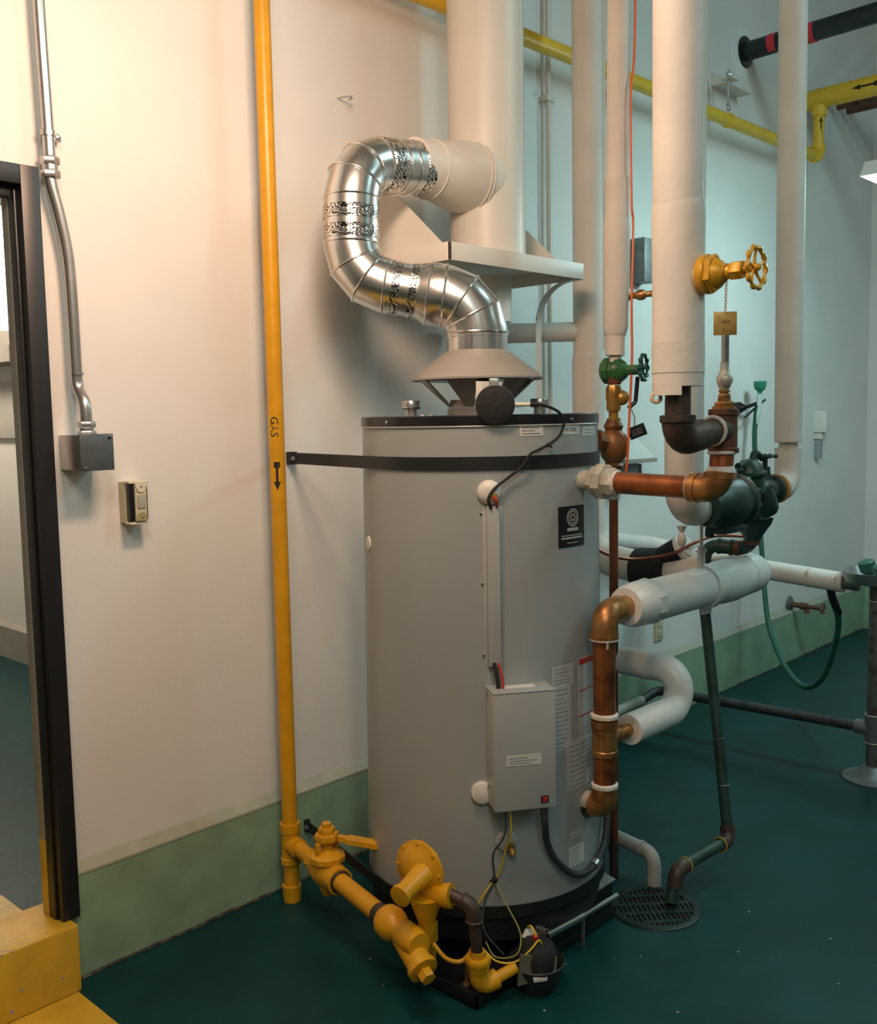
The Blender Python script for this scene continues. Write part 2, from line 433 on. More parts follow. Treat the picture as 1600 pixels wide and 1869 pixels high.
# ================================================================== ON THE LEFT WALL
t = thing('conduit', 'bare steel conduit bending down the wall beside the black door frame', 'conduit', (1.356, -.005, 1.62))
pts = smooth([(1.303, -.012, 3.2), (1.304, -.012, 2.78), (1.309, -.012, 2.5), (1.311, -.012, 2.36), (1.311, -.012, 2.30), (1.331, -.012, 2.21), (1.349, -.012, 2.10), (1.354, -.012, 1.95), (1.355, -.012, 1.80), (1.356, -.014, 1.74), (1.357, -.045, 1.70), (1.357, -.052, 1.66), (1.357, -.052, 1.605)], 5)
obj('tube', MB().tube(pts, .0165, 16), STEEL, t)
obj('tube', MB().cyl((1.303, -.012, 3.2), (1.3, -.012, 5.19), .0165, seg=16), STEEL, t)
obj('coupling', MB().hexa((1.311, -.012, 2.348), (0, 0, 1), .022, .026).hexa((1.311, -.012, 2.312), (0, 0, 1), .022, .026).cyl((1.311, -.012, 2.32), (1.311, -.012, 2.36), .021), STEEL, t)
obj('strap', MB().cyl((1.3095, -.012, 2.425), (1.3095, -.012, 2.44), .0195).box((1.325, -.004, 2.418), (1.352, WY, 2.44), .002), STEEL, t)
obj('screw', MB().lathe((1.342, -.003, 2.429), (0, -1, 0), [(0, .008), (.005, .007), (.007, .001)], 12), STEEL, t)
obj('connector', MB().hexa((1.357, -.052, 1.605), (0, 0, 1), .012, .026).cyl((1.357, -.052, 1.617), (1.357, -.052, 1.625), .02).hexa((1.357, -.052, 1.625), (0, 0, 1), .018, .025), STEEL, t)
obj('joint_ring', MB().cyl((1.3562, -.0135, 1.775), (1.3562, -.0135, 1.782), .0185), STEEL, t)
t = thing('junction_box', 'square grey steel junction box at the foot of the wall conduit', 'junction box', (1.355, -.03, 1.507))
obj('box', MB().box((1.310, -.098, 1.507), (1.407, WY, 1.606), .003), STEEL, t)
obj('cover', MB().box((1.308, -.103, 1.505), (1.409, -.098, 1.608), .0015), BOXST, t)
for x, z in ((1.320, 1.513), (1.399, 1.600)): obj('screw', MB().lathe((x, -.103, z), (0, -1, 0), [(0, .005), (.003, .0045), (.004, .001)], 10), CHROME, t)
obj('screw_hole', MB().cyl((1.396, -.1032, 1.594), (1.396, -.1025, 1.594), .004), STENCIL, t)
t = thing('motion_detector', 'small cream and black motion detector screwed to the wall below the junction box', 'detector', (1.516, .0, 1.337))
obj('back_plate', MB().box((1.487, -.012, 1.338), (1.552, WY, 1.462), .003), CREAM, t)
obj('side_grille', MB().box((1.489, -.034, 1.346), (1.549, -.012, 1.456), .004), BLACK, t)
obj('body', MB().box((1.503, -.042, 1.344), (1.541, -.034, 1.457), .003), CREAM, t)
half = lambda zc, up: [V((1.522 + .0185 * math.cos(k * math.pi / 14), -.0425, zc + up * .026 * math.sin(k * math.pi / 14))) for k in range(15)]
obj('top_lobe', MB().prism(half(1.456, -1), (0, -.003, 0)), CREAMW, t)
obj('bottom_lobe', MB().prism(half(1.345, 1), (0, -.003, 0)), mat('olive_plastic', (.36, .31, .15), .5), t)
for z in (1.447, 1.355): obj('screw', MB().cyl((1.522, -.0455, z), (1.522, -.0465, z), .003, seg=10), DULLST, t)
obj('lens', MB().box((1.509, -.045, 1.383), (1.535, -.042, 1.421), .003), LENS, t)
for z in (1.457, 1.335): obj('rim', MB().box((1.486, -.040, z), (1.553, -.006, z + .007), .002), CREAMW, t)
tag(obj('wall_hook', MB().tube(smooth([(2.40, WY, 2.765), (2.402, -.02, 2.76), (2.412, -.045, 2.757), (2.405, -.03, 2.748)], 4), .003, 8), STEEL), 'tiny bent wire hook sticking out of the bare wall left of the duct', 'hook')

# ================================================================== YELLOW GAS LINE
GX, GY = 1.99, -.095
t = thing('gas_riser', 'tall yellow vertical gas pipe stencilled GAS with a black arrow', 'gas pipe', (GX, GY, .03))
obj('riser_pipe', MB().cyl((GX, GY, .27), (GX, GY, 3.125), .0262, seg=28), YGAS, t)
obj('tee', MB().lathe((GX, GY, .135), (0, 0, 1), [(0, .034), (.02, .034), (.022, .031), (.108, .031), (.11, .034), (.14, .034)], 28).cyl((GX, GY, .2), (GX - .005, GY - .055, .2), .032), YGAS, t)
obj('drip_leg', MB().cyl((GX, GY, .05), (GX, GY, .14), .0262), YGAS, t)
obj('cap', MB().lathe((GX, GY, .001), (0, 0, 1), [(0, .030), (.045, .033), (.056, .033), (.058, .028)], 28), YGAS, t)
camang = math.degrees(math.atan2(-2.703 - GY, -GX))
obj('lettering', text_mb('GAS', .036, on_pole((GX, GY), .0264, camang - 16, 1.615)), STENCIL, t)
def arrow_mb(fn, L=.10, w=.011):
    mb = MB()
    half = lambda pts: [pts, [(u, -v) for u, v in reversed(pts)]]
    for q in half([(-L/2, 0), (-L/2, w*.42), (L*.24, w*.42), (L*.24, 0)]) + half([(-L/2, w*.42), (-L/2, w*1.05), (-L*.32, w*1.05), (-L*.28, w*.42)]) + half([(L*.2, 0), (L*.2, w*.6), (L*.2, w*1.2), (L*.34, w*.62), (L/2, 0)]):
        mb.rings([[V(fn(u, v)[0]) + V(fn(u, v)[1]) * .0010 for u, v in q], [V(fn(u, v)[0]) - V(fn(u, v)[1]) * .0003 for u, v in q]])
    return mb
obj('flow_arrow', arrow_mb(on_pole((GX, GY), .0266, camang - 4, 1.455), .092, .0095), STENCIL, t)

g0 = V((GX - .004, GY - .052, .2)); gd = V((-.155, -.665, .0)).normalized()     # the run towards the burner
def gp(k): return g0 + gd * k
t = thing('gas_valve', 'yellow gas cock with a lever handle next to the wall riser', 'valve', gp(.22) - V((0, 0, .06)))
obj('inlet_pipe', MB().cyl(gp(0), gp(.13), .0262).lathe(gp(.10), gd, [(0, .034), (.05, .036)], 8), YGAS, t)
obj('body', MB().lathe(gp(.13), gd, [(0, .036), (.03, .044), (.07, .05), (.11, .046), (.14, .042), (.165, .042)], 24).lathe(gp(.21) + V((0, 0, -.075)), (0, 0, 1), [(0, .018), (.015, .025), (.05, .034), (.12, .040)], 20), YGAS, t)
obj('bonnet', MB().lathe(gp(.21) + V((0, 0, .03)), (0, 0, 1), [(0, .042), (.012, .058), (.028, .058), (.036, .046), (.042, .032), (.05, .02), (.105, .018)], 10), YGAS, t)
for x in (-.045, .03): obj('stem_yoke', MB().box(gp(.21) + V((x, -.008, .06)), gp(.21) + V((x + .015, .008, .105)), .004), YGAS, t)
obj('stem_nut', MB().hexa(gp(.21) + V((0, 0, .105)), (0, 0, 1), .025, .040).hexa(gp(.21) + V((0, 0, .13)), (0, 0, 1), .018, .028).cyl(gp(.21) + V((0, 0, .146)), gp(.21) + V((0, 0, .162)), .015), YGAS, t)
h0 = gp(.21) + V((.012, -.012, .115)); hd = V((.52, -.85, -.10)).normalized(); hx = hd.cross(V((0, 0, 1))).normalized()
hm = MB()
for off, ww in (((0, .03), .010), ((.03, .155), .019)):
    a, b = h0 + hd * (off[0] + .02), h0 + hd * (off[1] + .02)
    up = hx.cross(hd)
    pl = lambda p: [p + hx * ww - up * .008, p + hx * ww + up * .008, p - hx * ww + up * .008, p - hx * ww - up * .008]
    hm.rings([pl(a), pl(b)])
hm.cyl(h0 + hd * .175 - V((0, 0, .009)), h0 + hd * .175 + V((0, 0, .006)), .019, seg=18)
obj('lever', hm, YGAS, t)

t = thing('gas_supply_pipe', 'yellow horizontal gas pipe with a ball joint and strainer leg near the floor', 'gas pipe', gp(.5) - V((0, 0, .05)))
obj('pipe', MB().cyl(gp(.29), gp(.53), .0285), YGAS, t)
obj('joint_ring', MB().torus(gp(.296), gd, .0305, .0055), IRON, t)['label'] = 'dark unpainted joint ring'
obj('bare_thread', MB().cyl(gp(.53), gp(.565), .030, seg=24), IRON, t)['label'] = 'bare dark pipe thread'
obj('ball_union', MB().lathe(gp(.56), gd, [(0, .020), (.004, .034), (.02, .046), (.045, .049), (.07, .043), (.085, .032), (.09, .026), (.11, .026)], 24), YGAS, t)
sp = gp(.655); sd = (gd + V((-.06, 0, -.42))).normalized()
obj('strainer_body', MB().lathe(sp, gd, [(0, .030), (.012, .038), (.07, .040), (.10, .034)], 20), YGAS, t)
obj('strainer_leg', MB().lathe(sp + gd * .02 - V((0, 0, .01)), sd, [(0, .036), (.10, .037), (.102, .042), (.118, .042), (.12, .026)], 20).hexa(sp + gd * .02 - V((0, 0, .01)) + sd * .12, sd, .028, .022), YGAS, t)
# regulator standing at the end of the run
rc = V((1.895, -.83, .365))
t = thing('gas_regulator', 'yellow round diaphragm gas regulator standing in front of the grey tank', 'regulator', rc - V((0, 0, .19)))
ra = V((-.975, -.10, .0)).normalized()
obj('diaphragm_case', MB().lathe(rc + V((.035, .03, 0)), ra, [(0, .02), (.004, .052), (.02, .068), (.024, .081), (.034, .081), (.038, .068), (.05, .056), (.062, .030), (.066, .001)], 36), YGAS, t)
obj('spring_tower', MB().lathe(rc + ra * .01 + V((.0, .0, .0)), (ra + V((.0, -.05, -.20))), [(0, .034), (.055, .028), (.095, .0265), (.098, .031), (.112, .031), (.114, .022)], 22), YGAS, t)
x_, y_ = perp(ra)
for k in range(8):
    a = k * math.pi / 4
    obj('bolt', MB().hexa(rc + V((.035, .03, 0)) + ra * .018 + (x_ * math.cos(a) + y_ * math.sin(a)) * .0745, ra, .022, .0055), YGAS, t)
obj('body', MB().lathe((1.892, -.835, .30), (0, 0, -1), [(0, .050), (.03, .040), (.07, .026), (.085, .024), (.13, .022), (.14, .016), (.165, .012)], 20), YGAS, t)
obj('outlet_neck', MB().tube(smooth([(1.915, -.80, .32), (1.915, -.845, .305), (1.908, -.885, .31), (1.912, -.90, .318)], 4), .030, 18).lathe((1.905, -.885, .312), (.35, -.93, .1), [(0, .030), (.01, .034), (.028, .034)], 18), YGAS, t)
obj('riser_nipple', MB().cyl((1.935, -.80, .06), (1.935, -.80, .30), .021).lathe((1.935, -.80, .14), (0, 0, 1), [(0, .027), (.05, .027)], 18).tube(bend([(1.872, -.80, .16), (1.90, -.80, .155), (1.935, -.80, .12)], .03), .024, 16), YGAS, t)
t = thing('burner_feed_pipe', 'black iron elbow pipe running from the yellow regulator down to the burner', 'pipe', (1.95, -.965, .05))
bp = bend([(1.915, -.90, .318), (1.935, -.972, .300), (1.948, -.975, .145)], .035)
obj('pipe', MB().tube(bp, .0165, 18), IRON, t)
obj('elbow', MB().tube(bend([(1.927, -.945, .306), (1.935, -.972, .300), (1.939, -.973, .255)], .032), .0225, 18).torus((1.939, -.973, .255), (0, 0, 1), .022, .004).torus((1.927, -.945, .306), (.25, -.95, -.2), .021, .004), IRON, t)
obj('yellow_union', MB().lathe((1.949, -.976, .095), (0, 0, 1), [(0, .024), (.012, .030), (.03, .033)], 8).hexa((1.949, -.976, .125), (0, 0, 1), .022, .036, 0, 8).cyl((1.949, -.976, .145), (1.949, -.976, .165), .021), YGAS, t)['label'] = 'yellow painted union'
obj('lower_elbow', MB().tube(bend([(1.949, -.976, .10), (1.950, -.978, .058), (2.0, -1.0, .072)], .028), .027, 18), YGAS, t)
obj('burner_nipple', MB().cyl((1.985, -.994, .068), (2.056, -1.022, .088), .0165), YGAS, t)
tag(obj('pilot_tube', MB().tube(smooth([(1.888, -.862, .17), (1.90, -.90, .135), (1.93, -.93, .125), (1.958, -.945, .155), (1.985, -.93, .19)], 6), .0062, 10), YGAS), 'thin yellow pilot gas tube sagging behind the black feed pipe', 'tube')

# ================================================================== WATER HEATER
TX, TY, R0 = 2.374, -.64, .37
T2 = (TX, TY)
def tp(a, z, R=R0):
    a = math.radians(a); return V((TX + R * math.cos(a), TY + R * math.sin(a), z))
def td(a):
    a = math.radians(a); return V((math.cos(a), math.sin(a), 0))
def RZ(z): return .384 - .014 * (z - .2) / 1.42      # the jacket is a touch wider at its foot
t = thing('water_heater', 'big grey cylindrical water heater with black top rim and control box', 'water heater', (TX, TY, 0))
H = t
obj('jacket', MB().lathe((TX, TY, 0), (0, 0, 1), [(.198, RZ(.2) - .012), (.198, RZ(.2)), (.9, RZ(.9)), (1.612, RZ(1.612))], 96), TANK, t)
obj('top_rim', MB().lathe((TX, TY, 0), (0, 0, 1), [(1.610, .371), (1.611, .3735), (1.638, .3735), (1.641, .371), (1.641, .350)], 96), BLACK, t)
obj('lid', MB().lathe((TX, TY, 0), (0, 0, 1), [(1.630, .352), (1.638, .352), (1.639, .10)], 72), TANK, t)
obj('rim_bead', MB().torus((TX, TY, 1.609), (0, 0, 1), .3725, .0025, 96, 6), TANKBOX, t)
obj('base_skirt', MB().lathe((TX, TY, 0), (0, 0, 1), [(.10, .372), (.198, .380), (.201, .376)], 96), RUBBER, t)
for a in (20, 95, 165): obj('leg', MB().box((-.03, -.02, 0), (.03, .02, .105), .003, Matrix.Translation((TX + .27 * math.cos(math.radians(a)), TY + .27 * math.sin(math.radians(a)), 0)) @ Matrix.Rotation(math.radians(a), 4, 'Z')), BLACK, t)
for a in (175, -93.5, -30, 40, 110): obj('rim_screw', MB().lathe(tp(a, 1.624, .3735), td(a), [(0, .0055), (.003, .005), (.0045, .001)], 10), CHROME, t)
# side channel with its foam bungs
chA = -134
def chan(z0, z1, wdt, th, a=chA):
    M_ = Matrix.Translation(tp(a, 0, RZ((z0 + z1) / 2))) @ Matrix.Rotation(math.radians(a), 4, 'Z')
    return MB().box((-.004, -wdt / 2, z0), (th, wdt / 2, z1), .002, M_)
obj('wire_channel', chan(.93, 1.385, .036, .026), TANKBOX, t)
obj('channel_flange', chan(.93, 1.385, .058, .002), TANKBOX, t)
for z in (1.364, 1.164, .958): obj('screw', MB().lathe(tp(-138.7, z, RZ(z)), td(-138.7), [(0, .005), (.004, .004), (.005, .001)], 10), CHROME, t)
bu = obj('foam_bung', MB().lathe(tp(-135.3, 1.424, .365), td(-135.3), [(0, .034), (.012, .035), (.024, .029), (.030, .018), (.031, .012)], 28), WHITEP, t)
obj('socket', MB().lathe(tp(-133.6, 1.412, .392), td(-133.6), [(0, .012), (.012, .012), (.013, .007)], 14), BRASS, bu)
obj('red_wire', MB().tube(smooth([tp(-133.6, 1.412, .404), tp(-132.8, 1.404, .412), tp(-132.6, 1.385, .402)], 4), .004, 8), RED, bu)
obj('foam_bung', MB().lathe(tp(-140.1, .556, .370), td(-140.1), [(0, .030), (.014, .034), (.026, .030), (.032, .014)], 24), WHITEP, t)
dv = obj('foam_bung', MB().lathe(tp(-130, .408, .372), td(-130), [(0, .030), (.012, .033), (.020, .027), (.022, .012)], 24), TANKBOX, t)
obj('brass_plug', MB().hexa(tp(-128.5, .398, .390), td(-128.5), .022, .013).cyl(tp(-128.5, .398, .40), tp(-128, .378, .412), .010), BRASS, dv)
# control box
ca = -124.5
MC = Matrix.Translation(tp(ca, 0, .372)) @ Matrix.Rotation(math.radians(ca), 4, 'Z')
cb = obj('control_box', MB().box((-.02, -.090, .530), (.090, .090, .868), .003, MC), TANKBOX, t)
cl = obj('box_lid', MB().box((-.012, -.091, .868), (.091, .091, .8705), .001, MC), TANK, cb)
obj('lid_sticker', MB().box((.018, -.045, .8705), (.048, .045, .8712), 0, MC), PAPER, cb)
obj('front_sticker', MB().box((.0898, -.056, .660), (.0912, .046, .690), 0, MC), PAPER, cb)
pm = MB()
for z in (.682, .674, .667): pm.box((.0911, -.048, z - .0014), (.0916, .038 - random.random() * .03, z + .0014), 0, MC)
obj('sticker_print', pm, PRINTG, cb)
obj('switch_bezel', MB().box((.0895, .044, .546), (.0935, .066, .566), .001, MC), BLACK, cb)
obj('red_rocker', MB().box((.093, .048, .549), (.0965, .062, .563), .001, MC), RED, cb)
for z in (.855, .585): obj('side_screw', MB().lathe(MC @ V((.03, -.090, z)), MC.to_3x3() @ V((0, -1, 0)), [(0, .005), (.006, .005), (.007, .002)], 10), CHROME, cb)
obj('wire_bundle', MB().tube(smooth([tp(-134.5, .94, .398), tp(-133.5, .905, .412), tp(-133.0, .865, .415)], 4), .006, 8), RUBBER, t)
obj('red_wire', MB().tube(smooth([tp(-132.6, .94, .400), tp(-131.6, .905, .414), tp(-131.4, .865, .417)], 4), .004, 8), RED, t)
# rating plates and stickers
def label(name, a0, a1, z0, z1, m, lines=0, pm=PRINTG, skew=0.0, dR=.0, th=.0012):
    o = obj(name, MB().patch(T2, RZ((z0 + z1) / 2) + dR, a0, a1, z0, z1, th, 10, skew), m, H)
    if lines:
        mb = MB()
        for k in range(lines):
            z = z1 - (z1 - z0) * (k + .8) / (lines + .6); hgt = min((z1 - z0) / (lines + .6) * .13, .0022)
            e = a0 + (a1 - a0) * (.62 + .3 * random.random())
            mb.patch(T2, RZ((z0 + z1) / 2) + dR + th, a0 + (a1 - a0) * .08, e, z - hgt, z + hgt, .0004, 6)
        obj('print', mb, pm, o)
    return o
label('rim_sticker', -121.3, -109.9, 1.579, 1.609, PAPER, 3, PRINT)
label('rim_sticker', -99.0, -87.5, 1.580, 1.607, PAPER, 0)
H2 = label('rim_sticker', -84.0, -70.0, 1.574, 1.600, PAPER, 2)
obj('print', MB().patch(T2, RZ(1.6) + .0012, -97.5, -94.3, 1.590, 1.599, .0004).patch(T2, RZ(1.6) + .0012, -93.8, -89.5, 1.588, 1.601, .0004), PRINTG, H2)
pl = label('maker_plate', -102.3, -84.4, 1.252, 1.372, BLACK, 0, th=.002)
mp_ = MB()
def on_tank(a, z, R):
    def fn(u, v):
        b = math.radians(a) + u / R; d = V((math.cos(b), math.sin(b), 0)); return V((TX, TY, z + v)) + d * R, d
    return fn
fn = on_tank(-93.3, 1.338, RZ(1.3) + .0022)
for r0, r1 in ((.0265, .0225), (.0195, .016), (.011, .006)):
    n = 28; a = []; 
    ringv = [[(V(fn(r * math.cos(2 * math.pi * k / n), r * math.sin(2 * math.pi * k / n) * 1.0)[0])) for k in range(n)] for r in (r0, r1)]
    mp_.rings(ringv, False)
for z, a0, a1, hgt in ((1.3035, -97.0, -89.5, .0045), (1.286, -100.5, -86.5, .0012), (1.2785, -100.8, -86, .0024), (1.264, -97, -90, .001)):
    mp_.patch(T2, RZ(1.3) + .002, a0, a1, z - hgt, z + hgt, .0005, 8)
obj('emblem', mp_, PRINTW, pl)
label('instruction_sheet', -110.5, -96.0, .650, .845, PAPERB, 14, PRINTG)
label('instruction_sheet', -107.0, -94.0, .845, .905, PAPERB, 5, PRINTG)
wr = label('warning_sheet', -90.5, -62, .655, .912, PAPERB, 0)
wl = MB(); wp = MB()
for z0, z1 in ((.893, .911), (.812, .816), (.735, .739)): wl.patch(T2, RZ(.78) + .0012, -90.2, -64, z0, z1, .0004)
for z in [.885 - .0105 * k for k in range(22)]:
    if abs(z - .814) > .008 and abs(z - .737) > .008: wp.patch(T2, RZ(.78) + .0012, -84.5, -68 - 8 * random.random(), z - .0012, z + .0012, .0004)
obj('red_band', wl, RED, wr); obj('print', wp, PRINTG, wr)
label('instruction_sheet', -99.2, -78, .520, .668, PAPERB, 9, PRINTG)
label('small_sticker', -97.4, -88.5, .368, .388, PAPERB, 2)
label('small_sticker', -98.6, -88, .285, .345, PAPER, 6)
obj('white_button', MB().lathe(tp(154, 1.255, RZ(1.25)), td(154), [(0, .022), (.004, .020), (.006, .001)], 24), WHITEP, t)
# nipples and caps on the lid
for (x, y) in ((2.28, -.43), (2.566, -.733)):
    c_ = obj('anode_cap', MB().lathe((x, y, 1.638), (0, 0, 1), [(0, .020), (.024, .020), (.025, .030), (.030, .031), (.048, .031), (.052, .029), (.053, .001)], 28), STEEL, t)
    obj('bead', MB().torus((x, y, 1.667), (0, 0, 1), .031, .0022, 28, 6), CHROME, c_)
obj('lid_crumb', MB().ball((2.30, -.50, 1.641), .008, (1.6, 1, .6), 10).ball((2.27, -.49, 1.641), .006, (1.3, 1, .7), 10).ball((2.36, -.62, 1.641), .005, seg=10), WHITEP, t)
# outlets with unions live with their copper pipes; the brown escutcheons stay with the tank
for z in (1.445, .468):
    obj('outlet_collar', MB().lathe((2.405, -1.00 if z > 1 else -1.015, z), (0, -1, 0), [(0, .043), (.004, .042), (.006, .036)], 24), mat('stained_grey', (.25, .22, .16), .6, col2=(.12, .09, .06)), t)

# draft hood
t = thing('draft_hood', 'grey conical draft hood on legs over the tank lid', 'draft hood', (TX + .045, TY + .045, 1.64))
hx0, hy0 = TX + .045, TY + .045
obj('cone', MB().lathe((hx0, hy0, 0), (0, 0, 1), [(1.758, .213), (1.752, .2125), (1.772, .198), (1.842, .104), (1.846, .098), (1.842, .095), (1.772, .188), (1.758, .205), (1.758, .213)], 64, caps=False), HOODP, t)
obj('inner_cone', MB().lathe((hx0, hy0, 0), (0, 0, 1), [(1.750, .178), (1.755, .180), (1.80, .10)], 48), BLACK, t)
obj('collar', MB().lathe((hx0, hy0, 0), (0, 0, 1), [(1.637, .098), (1.66, .098), (1.662, .093), (1.690, .088), (1.690, .080)], 40), HOODP, t)
for a in (30, 145, 205, 265, 325):
    d = td(a); p = V((hx0, hy0, 0)); s = d.cross(V((0, 0, 1)))
    obj('leg', MB().prism([p + d * .086 + s * .012 + V((0, 0, 1.668)), p + d * .086 - s * .012 + V((0, 0, 1.668)), p + d * .176 - s * .050 + V((0, 0, 1.756)), p + d * .176 + s * .050 + V((0, 0, 1.756))], d * .004 + V((0, 0, -.003))), HOODP, t, flat=True)
obj('damper_bracket', MB().box((2.10, -.900, 1.666), (2.20, -.888, 1.735), .001, Matrix.Translation((0.01, .03, 0))), WHITEP, t)

# vent damper motor on the rim
dc = V((2.128, -.912, 1.668)); da = V((-.72, -.68, .02)).normalized()
t = thing('damper_motor', 'round black faced damper motor clipped on the rim of the tank', 'motor', dc - V((0, 0, .055)))
obj('case', MB().lathe(dc - da * .03, da, [(0, .046), (.004, .0545), (.040, .0555), (.045, .054)], 40), mat('motor_case_cream', (.50, .47, .38), .4), t)
obj('cover', MB().lathe(dc + da * .012, da, [(0, .0545), (.004, .0548), (.010, .053), (.012, .049), (.012, .001)], 40), RUBBER, t)
obj('clip', MB().box((-.008, -.014, .0), (.008, .014, .03), .002, Matrix.Translation(dc - da * .03 + V((0, 0, .045))) @ Matrix.Rotation(math.radians(43), 4, 'Z')), STEEL, t)
rgt = V((.686, -.727, 0))
obj('plug', MB().cyl(dc + rgt * .05 - da * .01, dc + rgt * .085 - da * .012, .007, .006).cyl(dc + rgt * .085 - da * .012, dc + rgt * .10 - da * .013, .005), CREAMW, t)
t = thing('motor_cable', 'black cable looping from the damper motor down to the upper white bung', 'cable', tp(-134, 1.41, .41))
p0 = dc + rgt * .098 - da * .012
obj('cable', MB().tube(smooth([p0, p0 + rgt * .035 + V((0, 0, -.002)), tp(-104, 1.645, .392), tp(-100.5, 1.61, .386), tp(-103, 1.575, .382), tp(-108, 1.555, .382), tp(-113.5, 1.540, .385), tp(-118, 1.528, .392), tp(-121.5, 1.495, .392), tp(-128, 1.462, .390), tp(-133.5, 1.435, .402), tp(-136, 1.408, .410), tp(-134.8, 1.382, .404)], 6), .0042, 10), RUBBER, t)
obj('cable_tie', MB().ball(tp(-108.6, 1.553, .386), .008, (1, 1, .8), 10).cyl(tp(-108.6, 1.553, .386), tp(-107.5, 1.545, .392), .003), RUBBER, t)

# seismic straps
def strap(name, lab, z, R, anchor, h, wall_y):
    ax, ay = anchor
    # tangent on the tank's left side
    d = V((ax - TX, ay - TY)); L = d.length; base = math.atan2(d.y, d.x); al = math.acos(R / L)
    a0 = base + al
    P = [V((ax, ay, 0))]
    n = 60; a_end = a0 + math.radians(268)
    for k in range(n + 1):
        a = a0 + (a_end - a0) * k / n
        P.append(V((TX + R * math.cos(a), TY + R * math.sin(a), 0)))
    rows = []
    for i, p in enumerate(P):
        tdir = (P[min(i + 1, len(P) - 1)] - P[max(i - 1, 0)]).normalized(); nrm = V((tdir.y, -tdir.x, 0)) * .0022
        rows.append([p + V((0, 0, z - h)) - nrm, p + V((0, 0, z - h)) + nrm, p + V((0, 0, z + h)) + nrm, p + V((0, 0, z + h)) - nrm])
    t = thing(name, lab, 'strap', (ax, ay, z))
    obj('band', MB().rings(rows), BELT, t)
    obj('anchor_plate', MB().box((ax - .006, ay - .006, z - h * 1.15), (ax + .012, wall_y, z + h * 1.15), .002), BELT, t)
    obj('bolt', MB().hexa((ax - .006, ay - .004, z), (-.6, -.8, 0), .012, .008), STEEL, t)
    return t
strap('tank_strap', 'black steel strap around the tank just below its rim, anchored to the wall', 1.505, .3745, (2.125, -.01), .019, WY)
strap('tank_strap', 'black steel strap low around the foot of the tank behind the yellow gas valve', .195, .388, (2.130, -.012), .018, 0.0)

# flexible conduit and wires on the front of the tank
t = thing('flexible_conduit', 'dark grey flexible conduit looping from the control box around the tank foot', 'conduit', tp(-95, .25, .40))
fl = smooth([MC @ V((.070, .058, .531)), MC @ V((.070, .062, .47)), tp(-113.5, .40, .415), tp(-108.5, .335, .408), tp(-100, .280, .406), tp(-92, .262, .405), tp(-82, .272, .405), tp(-72, .315, .405), tp(-66, .38, .404), tp(-60, .44, .402)], 8)
obj('sleeve', MB().tube(fl, .0105, 14), mat('flex_grey', (.035, .042, .044), .5, bump=.3, bscale=200), t)
obj('connector', MB().cyl(MC @ V((.070, .058, .525)), MC @ V((.070, .058, .533)), .012), YWIRE, t)
obj('coupling', MB().cyl(fl[46], fl[48], .0135, seg=14), STEEL, t)
t = thing('thermocouple_wires', 'bundle of thin yellow, blue and grey wires hanging below the control box', 'wires', (2.05, -.98, .2))
W0 = [MC @ V((.065, -.040, .531)), MC @ V((.068, -.038, .46)), tp(-131, .40, .418), tp(-133, .335, .405), tp(-135.5, .30, .400)]
obj('yellow_wire', MB().tube(smooth(W0 + [tp(-139, .27, .405), tp(-143.5, .215, .41), tp(-145, .17, .43)], 6), .0027, 8), YWIRE, t)
obj('dark_wire', MB().tube(smooth([MC @ V((.060, -.052, .531)), MC @ V((.062, -.056, .45)), tp(-136, .38, .408), tp(-135.6, .30, .401), tp(-139.5, .24, .408), tp(-140, .17, .44), tp(-133, .105, .46)], 6), .0026, 8), mat('wire_blue_grey', (.03, .05, .06), .4), t)
obj('grey_wire', MB().tube(smooth([tp(-135.5, .30, .402), tp(-131, .235, .43), tp(-127, .165, .46), tp(-129, .115, .48), tp(-136, .10, .46), tp(-139.5, .135, .44)], 6), .0023, 8), mat('wire_olive', (.36, .32, .10), .4), t)
obj('yellow_wire', MB().tube(smooth([tp(-141, .13, .46), tp(-136, .105, .49), tp(-130, .105, .50), tp(-125, .135, .50), tp(-121.5, .155, .49), tp(-120, .13, .485)], 6), .0028, 8), YWIRE, t)
obj('tie', MB().ball(tp(-135.5, .302, .403), .009, (1, 1, 1.2), 10).cyl(tp(-137.5, .30, .405), tp(-134.5, .305, .41), .003), RUBBER, t)

# burner drawer and its control
t = thing('gas_burner', 'black steel burner tray pushed under the front of the tank', 'burner', (2.25, -.8, 0))
obj('tray', MB().box((1.93, -.985, .008), (2.62, -.77, .030), .003), BLACK, t)
obj('tray_rim', MB().box((1.928, -.988, .008), (1.936, -.77, .044), .002), BLACK, t)
obj('tray_lip', MB().box((1.928, -.988, .008), (2.62, -.980, .044), .002), BLACK, t)
obj('pilot_screw', MB().cyl((1.972, -.91, .03), (1.972, -.91, .095), .004).lathe((1.972, -.91, .03), (0, 0, 1), [(0, .011), (.006, .009)], 12), BRASS, t)
obj('heat_shield', MB().prism([(2.20, -.985, .125), (2.62, -.985, .125), (2.60, -.93, .150), (2.24, -.93, .150)], (0, 0, .004)), DULLST, t)
obj('shield_skirt', MB().box((2.21, -.984, .044), (2.60, -.979, .126)), BLACK, t)
obj('guide_tube', MB().cyl((2.205, -1.015, .118), (2.39, -1.015, .105), .013, seg=16).cyl((2.385, -1.015, .105), (2.58, -1.015, .098), .009, seg=16), CHROME, t)
obj('tube_bracket', MB().box((2.205, -1.02, .03), (2.222, -.98, .13), .002), DULLST, t)
obj('tube_foot', MB().box((2.39, -1.02, .0), (2.396, -1.01, .10), .001), DULLST, t)
t = thing('gas_control', 'round black gas control with red cap and white plug at the burner inlet', 'gas control', (2.135, -1.03, 0))
bc = V((2.135, -1.035, 0))
